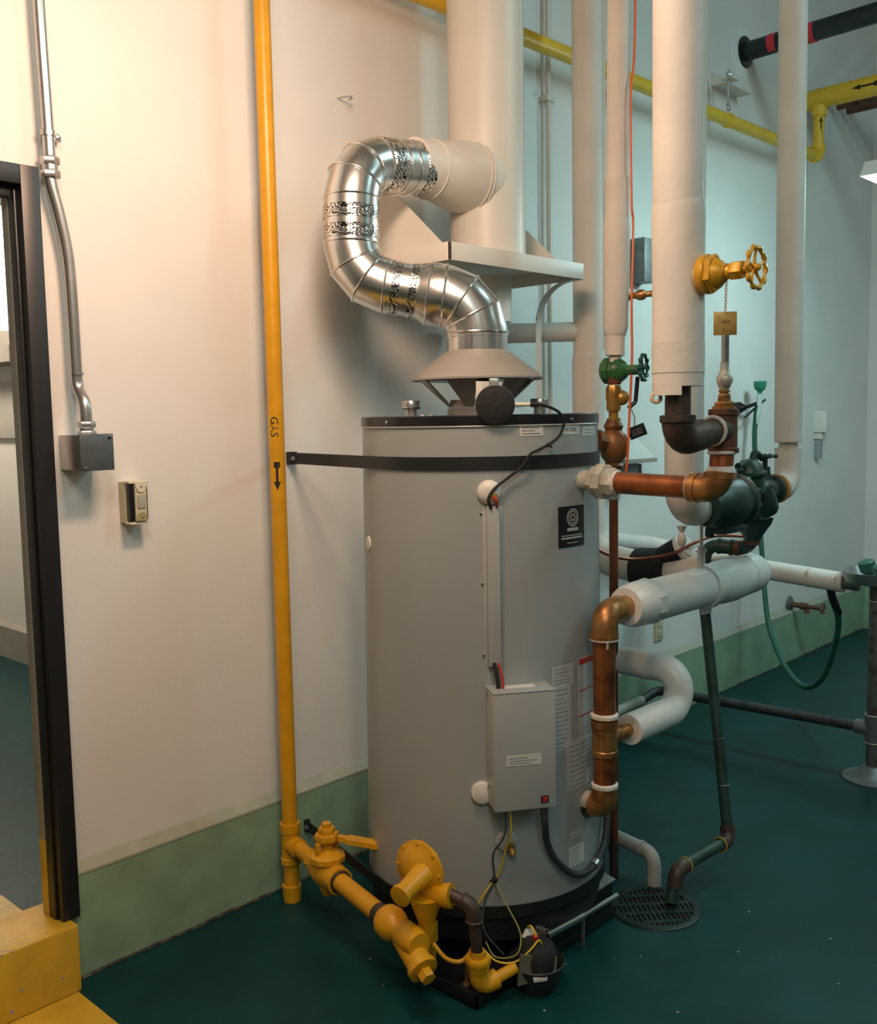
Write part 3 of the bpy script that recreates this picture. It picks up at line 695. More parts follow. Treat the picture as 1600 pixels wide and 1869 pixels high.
obj('cup', MB().lathe(bc, (0, 0, 1), [(.001, .052), (.02, .062), (.082, .082), (.084, .079), (.04, .060)], 40), CUPG, t)
obj('body', MB().lathe(bc, (0, 0, 1), [(.05, .060), (.100, .060), (.125, .052), (.140, .034), (.142, .001)], 32), RUBBER, t)
obj('bracket', MB().prism([bc + V((-.090, .0, .045)), bc + V((-.075, .0, .13)), bc + V((.02, -.055, .105)), bc + V((.01, -.06, .06))], (-.004, -.006, 0)), mat('olive_steel', (.20, .19, .13), .5, .4), t, flat=True)
obj('white_plug', MB().hexa(bc + V((.022, .042, .128)), (-.5, -.5, .35), .022, .024), WHITEP, t)
obj('red_cap', MB().cyl(bc + V((-.002, .005, .135)), bc + V((-.004, .0, .155)), .0085), RED, t)
obj('igniter_lead', MB().tube(smooth([bc + V((.012, .04, .16)), bc + V((.0, .02, .175)), bc + V((-.004, .002, .165)), bc + V((-.004, .0, .15))], 5), .0034, 8), YWIRE, t)
obj('white_block', MB().box((-.02, -.008, 0), (.02, .008, .012), .002, Matrix.Translation(bc + V((-.052, -.052, .062))) @ Matrix.Rotation(-.6, 4, 'Z')), WHITEP, t)

# ================================================================== GALVANISED VENT PIPE
VR = .0875
ve = [V((2.48, -.300, 2.477)), V((2.165, -.300, 2.440)), V((2.150, -.300, 2.075)), V((2.300, -.470, 2.033)), V((2.419, -.595, 2.005)), V((2.419, -.595, 1.845))]
t = thing('vent_pipe', 'shiny galvanised vent pipe snaking from the draft hood up to the duct', 'vent pipe', (2.419, -.595, 1.845))
def gore_elbow(a, b, c, rad, r, n=4, name='elbow'):
    """sheet-metal elbow: straight gores joined by raised beads"""
    pts = bend([a, b, c], rad, n - 1); pts = pts[1:-1]
    d1 = (V(b) - V(a)).normalized(); d2 = (V(c) - V(b)).normalized()
    rings_p = []
    nseg = len(pts)
    mb = MB(); mb.tube([pts[0] - d1 * .012] + pts + [pts[-1] + d2 * .012], r, 40)
    e = obj(name, mb, GALV, t, sharp=20)
    tg = [d1] + [(pts[i + 1] - pts[i - 1]).normalized() for i in range(1, nseg - 1)] + [d2]
    for i in range(nseg):
        obj('bead', MB().torus(pts[i], tg[i], r + .0005, .0036, 44, 8), SEAM, e)
    return pts[0], pts[-1]
a1, b1 = gore_elbow(ve[0], ve[1], ve[2], .125, VR, 4)
a2, b2 = gore_elbow(ve[1], ve[2], ve[3], .135, VR, 4)
a3, b3 = gore_elbow(V((2.28, -.447, 2.034)), ve[4], ve[5], .120, .1005, 4)
obj('straight_pipe', MB().cyl(a1, ve[0], VR + .001, seg=44), GALV, t)
obj('straight_pipe', MB().cyl(b1, a2, VR + .001, seg=44), GALV, t)
d2 = (V(ve[4]) - V(ve[2])).normalized(); mid = b2 + (a3 - b2) * .52
obj('straight_pipe', MB().cyl(b2, mid + d2 * .01, VR - .004, seg=44), GALV, t)
obj('increaser', MB().lathe(mid, a3 - mid, [(0, VR - .002), (.012, VR - .002), (.036, .1005), ((a3 - mid).length + .01, .1005)], 44), GALV, t)
obj('bead', MB().torus(mid + d2 * .04, d2, .101, .0034, 44, 8), SEAM, t)
obj('bottom_collar', MB().cyl(b3, (2.419, -.595, 1.838), .0985, seg=44), GALV, t)
obj('collar_seam', MB().box((-.003, -.002, 1.85), (.003, .004, 1.915), .001, Matrix.Translation((2.419 - .098 * .85, -.595 - .098 * .53, 0))), DULLST, t)
def tape(a, b, k0, k1, r, name='foil_tape'):
    a, b = V(a), V(b); d = b - a; L = d.length; n = 3
    prof = [(0, r)] + [(L * (k1 - k0) * i / n, r + .0014 + .0008 * random.random()) for i in range(n + 1)] + [(L * (k1 - k0), r)]
    obj(name, MB().lathe(a + d * k0, d, prof, 48), FOIL, t, sharp=60)
tape(b1, a2, .22, .50, VR + .0012); tape(b1, a2, .64, .92, VR + .0012)
tape(a1, ve[0], .05, .30, VR + .0012); tape(a1, ve[0], .78, 1.0, VR + .0012)
for k in (.38, .60): obj('bead', MB().torus(a1 + (ve[0] - a1) * k, ve[0] - a1, VR + .0018, .0034, 44, 8), SEAM, t)
tape(b2, mid, .22, .48, VR - .004); tape(b2, mid, .80, 1.02, VR - .001)
for p in ((a1 + b1) / 2 + V((.05, -.08, -.02)),): pass

# ================================================================== MAIN FLUE
FX, FY, FR = 2.827, -.300, .138
t = thing('flue_stack', 'large cream painted flue duct rising from the wall bracket', 'flue', (FX, FY, 2.2))
obj('stack', MB().cyl((FX, FY, 2.201), (FX, FY, 5.19), FR, seg=64), DUCT, t)
obj('seam', MB().box((FX + .040, FY - .1335, 2.21), (FX + .044, FY - .1320, 5.18)), DUCT, t)
bt = obj('branch_boot', MB().lathe((FX - .02, FY, 2.482), (-1, 0, 0), [(0, .131), (.07, .129), (.15, .121), (.22, .108), (.275, .098), (.335, .0925), (.37, .0915)], 56), DUCT, t)
for x, r in ((.085, .1305), (.10, .1285), (.285, .098)): obj('bead', MB().torus((FX - .02 - x, FY, 2.482), (1, 0, 0), r, .0032, 56, 8), DUCT, bt)
obj('stub', MB().cyl((FX, FY, 1.98), (FX, FY, 2.144), .085, seg=40), DUCT, t)

t = thing('duct_bracket', 'cream painted steel shelf bracket carrying the flue on the wall', 'bracket', (2.77, -.25, 2.144))
obj('shelf_plate', MB().box((2.402, -.499, 2.190), (3.143, WY, 2.200)), DUCT, t)
obj('front_flange', MB().box((2.400, -.502, 2.143), (3.145, -.494, 2.2015), .001), DUCT, t)
obj('side_flange', MB().box((2.400, -.502, 2.143), (2.408, WY, 2.2015), .001), DUCT, t)
obj('side_flange', MB().box((3.137, -.494, 2.143), (3.145, WY, 2.2015), .001), DUCT, t)
for x in (2.440, 3.085): obj('gusset', MB().prism([(x, WY, 2.2), (x, -.44, 2.2), (x, WY, 2.62)], (.006, 0, 0)), DUCT, t, flat=True)
ap = bend([(3.12, -.494, 2.1425), (3.12, -.32, 2.135), (3.12, -.305, 2.0), (3.12, -.305, 1.665)], [.16, .3], 10)
rows = []
for i, p in enumerate(ap):
    tg = (ap[min(i + 1, len(ap) - 1)] - ap[max(i - 1, 0)]).normalized(); nn = tg.cross(V((1, 0, 0))) * .002
    rows.append([p + V((-.016, 0, 0)) - nn, p + V((.016, 0, 0)) - nn, p + V((.016, 0, 0)) + nn, p + V((-.016, 0, 0)) + nn])
obj('curved_brace', MB().rings(rows), DUCT, t)

# ================================================================== PIPES BEHIND
def fitted(name, lab, cat, loc, group=None): return thing(name, lab, cat, loc, group)

t = thing('insulated_riser', 'tall cream insulated riser just right of the flue, turning to a floor level branch', 'pipe', (3.40, -.345, 1.0))
PA = (3.40, -.345)
obj('pipe_jacket', MB().tube(bend([(PA[0], PA[1], 5.19), (PA[0], PA[1], 1.86)], 0), .062, 28), INSUL, t)
obj('lower_jacket', MB().tube(bend([(PA[0], PA[1], 1.87), (PA[0], PA[1], 1.05), (3.405, -.62, 1.015)], .13), .066, 28), INSUL, t)
obj('lap_seam', MB().box((PA[0] + .030, PA[1] - .060, 1.9), (PA[0] + .036, PA[1] - .050, 5.1)), INSUL, t)
obj('branch_jacket', MB().cyl((3.41, -.70, 1.015), (3.41, -1.02, 1.045), .062, seg=28), INSUL, t)
fc = V((3.407, -.63, 1.012))
obj('strainer_sleeve', MB().lathe(fc + V((0, .06, -.003)), (0, -1, .06), [(0, .070), (.01, .088), (.10, .090), (.15, .068)], 20).cyl(fc + V((0, -.03, .03)), fc + V((-.005, -.155, .105)), .050, seg=18), RUBBER, t)
obj('strainer_cap', MB().lathe(fc + V((-.005, -.155, .105)), (0, -.85, .5), [(-.012, .053), (.004, .053), (.006, .046), (.018, .044), (.020, .001)], 18), INSULW, t)
tag(obj('cross_pipe', MB().cyl((3.36, -.31, 1.972), (2.95, -.035, 1.96), .0395, seg=24), INSUL), 'short cream horizontal pipe passing behind the galvanised vent below the bracket', 'pipe')
t = thing('wall_conduit', 'thin cream conduit running up the wall right of the flue', 'conduit', (3.59, 0, 1.68))
obj('tube', MB().cyl((3.60, 0, 1.45), (3.60, 0, 5.19), .0125, seg=14), DUCT, t)
for z in (3.24, 3.0): obj('clamp', MB().box((3.575, -.016, z), (3.63, WY, z + .025), .002), DUCT, t)

# copper line with valves
CX, CY = 2.862, -.820
t = thing('copper_riser', 'slim vertical copper pipe with brass valves behind the right edge of the tank', 'pipe', (CX, CY, .04))
obj('copper_tube', MB().cyl((CX - .002, CY, .10), (CX, CY, 1.43), .0155, seg=18), COPPERD, t)
obj('foot_nipple', MB().cyl((CX - .002, CY, .0), (CX - .002, CY, .105), .0155).cyl((CX - .002, CY, .095), (CX - .002, CY, .125), .0185), IRON, t)
obj('solder_coupling', MB().cyl((CX, CY, 1.345), (CX, CY, 1.378), .019), UNION, t)
sv = obj('swing_check', MB().lathe((CX, CY, 1.43), (0, 0, 1), [(0, .020), (.02, .026), (.03, .034), (.04, .026), (.06, .042), (.10, .052), (.135, .042), (.15, .028), (.165, .034), (.18, .026), (.19, .020)], 22).lathe((CX, CY, 1.535), (-.5, .2, .1), [(0, .030), (.055, .032), (.057, .038), (.072, .038)], 8), DULLBR, t)
obj('bonnet_bolt', MB().hexa((CX - .068, CY + .028, 1.57), (-.5, .2, .1), .02, .016).hexa((CX - .062, CY + .03, 1.515), (-.5, .2, .1), .02, .016), WHITEP, sv)
obj('brass_nipple', MB().cyl((CX, CY, 1.60), (CX, CY, 1.655), .0165).cyl((CX, CY, 1.615), (CX, CY, 1.622), .024), BRASS, t)
bv = obj('ball_valve', MB().lathe((CX, CY, 1.645), (0, 0, 1), [(0, .022), (.01, .025), (.03, .024), (.045, .027), (.075, .027), (.088, .022)], 8).ball((CX + .018, CY - .02, 1.690), .026, seg=14), BRASS, t)
obj('lever', MB().tube(bend([(CX + .045, CY - .03, 1.655), (CX + .066, CY - .045, 1.675), (CX + .072, CY - .05, 1.76)], .015), .0075, 8), BLACK, bv)['label'] = 'black dipped valve lever'
obj('tee_fitting', MB().lathe((CX + .005, CY, 1.735), (0, 0, 1), [(0, .022), (.015, .026), (.05, .024), (.062, .019)], 16), RUST, t)
gv = obj('gate_valve', MB().lathe((CX + .004, CY + .045, 1.782), (.15, -1, 0), [(0, .034), (.012, .046), (.03, .046), (.032, .038), (.05, .038), (.052, .044), (.066, .040), (.085, .026), (.09, .018), (.13, .017)], 10), VGREEN, t)
handwheel((CX + .020, CY - .105, 1.788), (.25, -1, 0), .040, .0058, WHEELG, t, 10, 4)
obj('upper_nipple', MB().cyl((CX + .008, CY, 1.79), (CX + .012, CY, 1.86), .017).cyl((CX + .010, CY, 1.805), (CX + .010, CY, 1.83), .021), INSUL, t)
t = thing('pipe_jacket', 'narrow beige insulated pipe with a thicker lower sleeve behind the white risers', 'pipe', (CX + .01, CY, 1.85))
PB = (CX + .012, CY)
obj('upper_jacket', MB().tube([(PB[0] + .05, PB[1], 5.19), (PB[0] + .012, PB[1], 2.40)], .0375, 24), INSUL, t)
obj('middle_jacket', MB().tube([(PB[0] + .012, PB[1], 2.42), (PB[0] + .010, PB[1], 2.28)], .041, 24), INSUL, t)
obj('lower_jacket', MB().lathe((PB[0], PB[1], 1.90), (.02, 0, 1), [(0, .035), (.025, .043), (.35, .045), (.375, .043), (.395, .037)], 24), INSUL, t)
obj('end_sleeve', MB().cyl((PB[0] - .003, PB[1], 1.832), (PB[0], PB[1], 1.91), .033, seg=24), INSUL, t)
t = thing('gauge_cock', 'small brown brass cock sticking sideways out of the insulated pipe', 'valve', (CX + .07, CY - .08, 2.02))
gdv = V((.45, -.89, .06)).normalized(); g1 = V((CX + .045, CY - .018, 2.030))
obj('body', MB().lathe(g1, gdv, [(0, .013), (.012, .016), (.02, .010), (.032, .011), (.045, .018), (.06, .018), (.07, .010), (.085, .010), (.09, .014), (.12, .014)], 14), BRONZE, t)
tag(obj('signal_wire', MB().tube(smooth([(CX + .075, CY - .03, 5.1), (CX + .062, CY - .046, 3.05), (CX + .028, CY - .050, 2.68), (CX + .030, CY - .052, 2.34), (CX + .040, CY - .052, 2.26), (CX + .024, CY - .056, 2.0), (CX + .020, CY - .060, 1.83), (CX + .004, CY - .060, 1.63), (CX - .014, CY - .058, 1.44), (CX - .03, CY - .03, 1.36)], 8), .0042, 8), ORANGE), 'bright orange wire taped down the narrow insulated pipe', 'wire')
tw = thing('valve_tag', 'black engraved tag hanging askew from the brass ball valve', 'tag', (CX + .10, CY - .07, 1.54))
M_ = Matrix.Translation((CX + .066, CY - .052, 1.575)) @ Matrix.Rotation(math.radians(-46), 4, 'Z') @ Matrix.Rotation(math.radians(-20), 4, 'Y')
obj('plate', MB().box((-.030, -.001, -.021), (.030, .001, .021), .0005, M_), BLACK, tw)
pm = MB()
for z in (.006, -.001, -.008): pm.box((-.020, -.0014, z - .0008), (.016, -.001, z + .0008), 0, M_)
obj('engraving', pm, PRINTG, tw)
obj('wire', MB().tube(smooth([(CX + .052, CY - .035, 1.655), (CX + .056, CY - .048, 1.62), (CX + .050, CY - .050, 1.595)], 4), .0022, 6), STEEL, tw)

# wall objects seen between the risers
tag(obj('wall_sign', MB().box((4.30, -.055, 2.28), (4.40, WY, 2.495), .003), DULLST), 'small dark metal box high on the wall between the two risers', 'box')
t = thing('clipboard_shelf', 'white papers on a small sloping wall shelf behind the copper pipe', 'shelf', (4.15, -.04, 1.36))
obj('shelf', MB().box((4.02, -.13, 1.395), (4.30, WY, 1.415), .002), FRAMEG, t)
obj('paper', MB().prism([(4.03, -.12, 1.416), (4.29, -.12, 1.416), (4.23, .018, 1.58), (4.03, .018, 1.58)], (0, .004, .002)), PAPER, t, flat=True)
obj('socket_box', MB().box((4.10, -.07, 1.31), (4.22, WY, 1.39), .003), GREYBL, t)
obj('socket_plug', MB().box((4.225, -.06, 1.33), (4.27, -.02, 1.385), .003), BLACK, t)
t = thing('wall_outlet', 'beige electrical outlet plate on the wall just above the green curb', 'outlet', (4.56, .01, .43))
obj('plate', MB().box((4.527, .014, .425), (4.605, WY, .548), .002), CREAM, t)
for z in (.462, .512): obj('receptacle', MB().box((4.548, .010, z - .016), (4.584, .015, z + .016), .003), CREAM, t)
t = thing('wall_switch', 'small pale thermostat and tube on the far part of the wall', 'switch', (6.56, .0, 1.30))
obj('case', MB().box((6.535, -.06, 1.485), (6.60, WY, 1.625), .003), WHITEP, t)
obj('side', MB().box((6.600, -.05, 1.49), (6.625, WY, 1.60), .002), INSULD, t)
obj('clip', MB().box((6.545, -.03, 1.44), (6.605, WY, 1.484), .002), DUCT, t)
obj('tube', MB().box((6.555, -.02, 1.31), (6.588, WY, 1.435), .002), GREYBL, t)

# ================================================================== HOT WATER OUTLET (copper, iron, riser)
HX, HY, HZ = 2.412, -1.442, 1.432
t = thing('hot_outlet_pipe', 'thick horizontal copper pipe with a hex union from the upper tank outlet', 'pipe', (HX, -1.2, 1.39))
obj('nipple', MB().cyl((2.405, -1.004, 1.444), (2.408, -1.06, 1.442), .030, seg=24), UNION, t)
obj('union', MB().hexa((2.408, -1.045, 1.442), (0, -1, -.02), .030, .044, .2, 8).hexa((2.408, -1.066, 1.4415), (0, -1, -.02), .030, .054, .3, 8).hexa((2.408, -1.096, 1.441), (0, -1, -.02), .032, .043, .1, 8), UNION, t)
obj('thread_seal', MB().cyl((2.408, -1.126, 1.440), (2.408, -1.136, 1.440), .037, .033), SEALANT, t)
obj('copper_tube', MB().cyl((2.408, -1.12, 1.440), (HX, HY + .05, 1.434), .0312, seg=32), COPPER, t)
el = obj('copper_elbow', MB().tube(bend([(HX, HY + .065, 1.434), (HX, HY, 1.432), (HX + .010, HY, 1.474)], .039), .0375, 28).cyl((HX, HY + .078, 1.4345), (HX, HY + .055, 1.434), .0405).cyl((HX + .010, HY, 1.460), (HX + .011, HY, 1.477), .0425), BRONZE, t)
obj('solder_bead', MB().torus((HX, HY + .079, 1.4345), (0, 1, 0), .0385, .0028), UNION, el)
t = thing('iron_tee_stack', 'rusty iron tee and nipple standing on the copper elbow under the thermometer', 'pipe fitting', (HX + .03, HY, 1.475))
QX = HX + .026
obj('thread_seal', MB().lathe((QX - .010, HY, 1.475), (0, 0, 1), [(0, .041), (.006, .040), (.012, .036), (.018, .0335)], 26), SEALANT, t)
obj('thread_seal', MB().torus((QX - .004, HY, 1.529), (0, 0, 1), .034, .005), SEALANT, t)
obj('nipple', MB().cyl((QX - .010, HY, 1.475), (QX, HY, 1.545), .0315), COPPERD, t)
obj('tee', MB().lathe((QX + .004, HY, 1.527), (0, 0, 1), [(0, .036), (.001, .0405), (.014, .0405), (.016, .036), (.100, .036), (.102, .0405), (.116, .0405), (.118, .034)], 28), RUST, t)
obj('tee_branch', MB().lathe((QX + .004, HY, 1.588), (-1, 0, 0), [(0, .036), (.045, .036), (.047, .040), (.060, .040), (.062, .036)], 24), IRON, t)
obj('dope', MB().torus((QX - .055, HY, 1.588), (1, 0, 0), .036, .005), SEALANT, t)
obj('bushing', MB().cyl((QX + .006, HY, 1.642), (QX + .006, HY, 1.652), .031).hexa((QX + .006, HY, 1.652), (0, 0, 1), .012, .029).cyl((QX + .006, HY, 1.664), (QX + .006, HY, 1.674), .017), BRONZE, t)
t = thing('iron_elbow', 'dark rusty iron elbow below the end of the thick white riser', 'pipe fitting', (2.21, HY, 1.526))
RX = 2.203
obj('elbow', MB().tube(bend([(RX, HY, 1.630), (RX, HY, 1.566), (RX + .12, HY, 1.580)], .046), .040, 28).lathe((RX, HY, 1.612), (0, 0, 1), [(0, .040), (.002, .0445), (.018, .0445), (.020, .036)], 28), IRON, t)
obj('cross_nipple', MB().cyl((RX + .05, HY, 1.573), (QX - .03, HY, 1.587), .0325), IRON, t)
obj('vertical_nipple', MB().cyl((RX, HY, 1.622), (RX, HY, 1.76), .0315), IRON, t)
t = thing('main_riser', 'thick white insulated riser nearest the camera, cut open above the iron elbow', 'pipe', (RX, HY, 1.69))
obj('upper_jacket', MB().cyl((RX - .004, HY, 2.14), (RX - .010, HY, 5.19), .0615, seg=40), INSUL, t)
obj('lower_jacket', MB().lathe((RX, HY, 1.702), (-.003, 0, 1), [(0, .040), (0, .0625), (.10, .063), (.28, .0635), (.40, .0655), (.435, .0645), (.452, .061)], 40), INSUL, t)
obj('wrap_band', MB().lathe((RX, HY, 1.735), (0, 0, 1), [(0, .0628), (.0, .0642), (.075, .0642), (.075, .063)], 40), INSUL, t)
obj('torn_flap', MB().patch((RX, HY), .054, 108, 218, 1.680, 1.71, .009, 12), INSUL, t)
rg = obj('ring_tab', MB().torus((RX - .046, HY + .034, 1.675), (-.75, -.6, .2), .011, .005, 20, 8), mat('ring_cream', (.62, .48, .30), .5), t)
t = thing('stop_valve', 'ochre yellow globe valve with a scalloped handwheel on the thick white riser', 'valve', (2.2, -1.56, 1.93))
obj('neck', MB().cyl((2.2, -1.46, 1.966), (2.2, -1.515, 1.966), .029), WHITEP, t)
obj('bonnet', MB().lathe((2.2, -1.508, 1.966), (0, -1, 0), [(0, .044), (.004, .0465), (.018, .0475), (.022, .045), (.024, .036), (.038, .036), (.052, .027), (.062, .017), (.10, .015)], 36), WHEELY, t)
obj('bonnet_nut', MB().hexa((2.2, -1.529, 1.966), (0, -1, 0), .016, .0475, .4), WHEELY, t)
obj('packing_nut', MB().hexa((2.2, -1.583, 1.967), (0, -1, 0), .030, .0225, .25), WHEELY, t)
obj('stem', MB().cyl((2.2, -1.61, 1.967), (2.2, -1.65, 1.968), .009), WHEELY, t)
handwheel((2.2, -1.645, 1.968), (0, -1, .0), .0455, .0052, WHEELY, t, 10, 5)
t = thing('valve_tag', 'square brass tag hanging on a chain below the ochre valve', 'tag', (2.2, -1.572, 1.82))
tgp = V((2.197, -1.570, 1.846)); tr = V((.66, -.75, 0)).normalized()
Mt = Matrix.Translation(tgp) @ Matrix.Rotation(math.atan2(tr.y, tr.x), 4, 'Z')
obj('plate', MB().box((-.0275, -.0008, -.0275), (.0275, .0008, .0275), .0006, Mt), TAGBR, t)
obj('stamp', text_mb('HW', .011, on_plane(Mt @ V((.003, -.0009, .003)), tr, (0, 0, 1)), .0003), STENCIL, t)
obj('stamp', text_mb('1', .015, on_plane(Mt @ V((-.003, -.0009, -.016)), tr, (0, 0, 1)), .0003), STENCIL, t)
top = V((2.2, -1.571, 1.950)); bot = Mt @ V((0, 0, .024)); nl = 11
for k in range(nl):
    c = bot + (top - bot) * (k + .5) / nl; ax_ = tr if k % 2 else tr.cross(V((0, 0, 1)))
    y = V((0, 0, 1)); L2 = (top - bot).length / nl * .62
    pts = [c + ax_ * math.cos(a) * .0028 + y * math.sin(a) * L2 for a in [i * math.pi / 6 for i in range(12)]]
    obj('chain_link', MB().tube(pts, .0009, 6, False, True), BRASS, t)
obj('chain_loop', MB().torus((2.2, -1.571, 1.966), (0, 1, .1), .019, .0016, 24, 6), BRASS, t)
t = thing('thermometer', 'upright pipe thermometer with a grey scale on top of the rusty tee', 'thermometer', (QX + .006, HY, 1.674))
TZ = QX + .006
obj('well_nut', MB().hexa((TZ, HY, 1.674), (0, 0, 1), .010, .018).cyl((TZ, HY, 1.684), (TZ, HY, 1.692), .012).cyl((TZ, HY, 1.689), (TZ, HY, 1.694), .015), BRONZE, t)
obj('swivel_ball', MB().lathe((TZ, HY, 1.692), (0, 0, 1), [(0, .010), (.012, .016), (.024, .0205), (.036, .0205), (.048, .014), (.056, .0115), (.075, .0115)], 24), UNION, t)
obj('swivel_cap', MB().lathe((TZ - .010, HY - .010, 1.721), (-.7, -.7, 0), [(0, .016), (.008, .016), (.012, .011), (.014, .001)], 20), UNION, t)
Mh = Matrix.Translation((TZ + .001, HY, 0)) @ Matrix.Rotation(math.radians(-45), 4, 'Z')
obj('case', MB().box((-.0085, -.006, 1.757), (.0095, .006, 1.872), .002, Mh), UNION, t)
obj('scale', MB().box((-.001, -.0066, 1.761), (.009, -.0058, 1.868), 0, Mh), DULLST, t)
pm = MB()
for k in range(16): pm.box((.003, -.0069, 1.766 + k * .0062), (.007, -.0065, 1.7668 + k * .0062), 0, Mh)
obj('graduation', pm, PRINTW, t)

# ================================================================== COLD WATER SIDE
KX, KY = 2.407, -1.086
t = thing('cold_inlet_pipe', 'upright copper pipe with bronze elbows feeding the lower tank outlet', 'pipe', (KX, KY, .42))
obj('nipple', MB().cyl((2.405, -1.015, .468), (2.405, -1.055, .467), .0315), UNION, t)
obj('nipple_hole', MB().cyl((2.400, -1.0215, .452), (2.4, -1.045, .450), .026), BLACK, t)
obj('lower_elbow', MB().tube(bend([(2.405, -1.045, .467), (KX, KY, .466), (KX, KY, .53)], .035), .0395, 28), BRONZE, t)
obj('copper_tube', MB().cyl((KX, KY, .525), (KX, KY, 1.0), .0335, seg=32), COPPER, t)
obj('tee_body', MB().lathe((KX, KY, .625), (0, 0, 1), [(0, .0345), (.001, .0395), (.016, .0395), (.018, .0375), (.085, .0375), (.087, .041), (.108, .041), (.109, .036)], 28), BRONZE, t)
for z, r in ((.525, .0375), (.738, .039)): obj('solder_bead', MB().lathe((KX, KY, z), (0, 0, 1), [(0, .036), (.003, r + .003), (.012, r + .003), (.017, .034)], 28), SEALANT, t)
obj('upper_elbow', MB().tube(bend([(KX, KY, .985), (KX, KY, 1.055), (KX + .075, KY, 1.056)], .045), .0395, 28).cyl((KX, KY, .975), (KX, KY, .992), .042).cyl((KX + .058, KY, 1.056), (KX + .115, KY, 1.056), .0345), BRONZE, t)
obj('solder_drip', MB().torus((KX, KY, .976), (0, 0, 1), .040, .0034).cyl((KX - .028, KY - .030, .955), (KX - .028, KY - .030, .975), .0035), UNION, t)
obj('bypass_nipple', MB().cyl((KX + .03, KY, .672), (KX + .16, KY, .670), .0185).lathe((KX + .03, KY, .672), (1, 0, 0), [(0, .026), (.035, .025), (.04, .019)], 16).torus((KX + .09, KY, .671), (1, 0, 0), .019, .003).torus((KX + .105, KY, .671), (1, 0, 0), .019, .003), BRONZE, t)
t = thing('bypass_loop', 'small white insulated loop low beside the upright copper pipe', 'pipe', (2.75, -1.0, .62))
obj('lower_jacket', MB().tube(bend([(2.538, KY, .670), (2.84, KY, .668), (2.84, KY, .795), (2.84, -.872, .7935)], .065), .0475, 28), INSULW, t)
obj('end_ring', MB().lathe((2.545, KY, .670), (-1, 0, 0), [(0, .0475), (.006, .046), (.008, .030), (.008, .020)], 28), INSULD, t)
obj('seam_tape', MB().cyl((2.84, -.985, .794), (2.84, -.945, .7935), .0484, seg=28), INSUL, t)
t = thing('header_pipe', 'long white insulated header pipe running right from the bronze elbow', 'pipe', (2.95, KY, .98))
KZ = 1.050
obj('end_cuff', MB().lathe((2.520, KY, 1.055), (1, 0, -.004), [(0, .036), (.001, .058), (.02, .064), (.05, .068), (.09, .070), (.125, .066)], 32), INSULW, t)
obj('torn_cuff', MB().lathe((2.605, KY, 1.054), (1, 0, 0), [(0, .069), (.015, .0725), (.045, .073), (.06, .067)], 9), INSUL, t)
obj('jacket', MB().cyl((2.60, KY, 1.053), (3.10, KY, 1.050), .0665, seg=36), INSULW, t)
obj('far_jacket', MB().lathe((3.06, KY, KZ), (1, 0, 0), [(0, .066), (.04, .074), (.12, .076), (.18, .072), (.22, .066)], 32), INSULW, t)
obj('end_elbow', MB().tube(bend([(3.25, KY, KZ), (3.415, KY, KZ), (3.41, -.99, 1.048)], .075), .069, 30), INSULW, t)
obj('stain_ring', MB().torus((3.275, KY, KZ), (1, 0, 0), .0675, .0032, 32, 6), INSULD, t)
t = thing('pipe_hanger', 'split ring hanger and rod holding the white header pipe', 'hanger', (3.05, KY, .98))
obj('ring', MB().lathe((2.985, KY, 1.051), (1, 0, 0), [(0, .067), (0, .074), (.032, .076), (.032, .067)], 36).box((2.99, KY - .006, .955), (3.05, KY + .006, .985), .003), INSULW, t)
obj('yoke', MB().box((2.965, KY - .006, 1.115), (2.972, KY + .006, 1.175), .001).box((2.993, KY - .006, 1.115), (3.0, KY + .006, 1.175), .001).box((2.962, KY - .010, 1.17), (3.003, KY + .010, 1.178), .001), INSUL, t)
obj('rod', MB().cyl((2.983, KY, 1.17), (2.99, KY, 5.19), .0055, seg=10).hexa((2.983, KY, 1.178), (0, 0, 1), .012, .012), INSUL, t)
# cold riser, backflow preventer and the far riser
BX, BY = 2.748, -1.15
t = thing('cold_drop_pipe', 'white insulated pipe with rounded bottom end hanging behind the iron elbow', 'pipe', (BX, BY, 1.28))
obj('jacket', MB().tube(bend([(BX - .004, BY, 1.82), (BX, BY, 1.325), (BX + .12, BY, 1.33)], .075), [.0555] * 2 + [.0585] * 6 + [.062] , 32) if False else MB().tube(bend([(BX - .006, BY, 5.19), (BX, BY, 1.335), (BX + .11, BY, 1.335)], .072), .0570, 32), INSUL, t)
hk = obj('drip_hook', MB().lathe((BX - .008, BY, 1.285), (0, 0, -1), [(0, .016), (.012, .010), (.02, .006), (.03, .013), (.045, .015), (.06, .010), (.07, .003)], 14), INSUL, t)
t = thing('far_riser', 'right most white insulated riser ending in an elbow at the green valve', 'pipe', (3.515, BY, 1.3))
FX2 = 3.515
obj('jacket', MB().cyl((FX2 - .014, BY, 1.525), (FX2 - .045, BY, 5.19), .0485, seg=32), INSUL, t)
obj('gap_pipe', MB().cyl((FX2 - .012, BY, 1.49), (FX2 - .013, BY, 1.53), .034), UNION, t)
obj('end_ring', MB().cyl((FX2 - .013, BY, 1.521), (FX2 - .013, BY, 1.527), .0478), INSULD, t)
obj('elbow_jacket', MB().tube(bend([(FX2 - .012, BY, 1.497), (FX2 - .012, BY, 1.358), (FX2 - .09, BY, 1.358)], .07), .0475, 30), INSUL, t)
obj('stain', MB().cyl((FX2 - .012, BY, 1.495), (FX2 - .012, BY, 1.500), .0478), INSULD, t)
t = thing('backflow_preventer', 'dark green backflow preventer with two handwheel valves between the white pipes', 'valve', (3.15, BY, 1.26))
BZ = 1.352
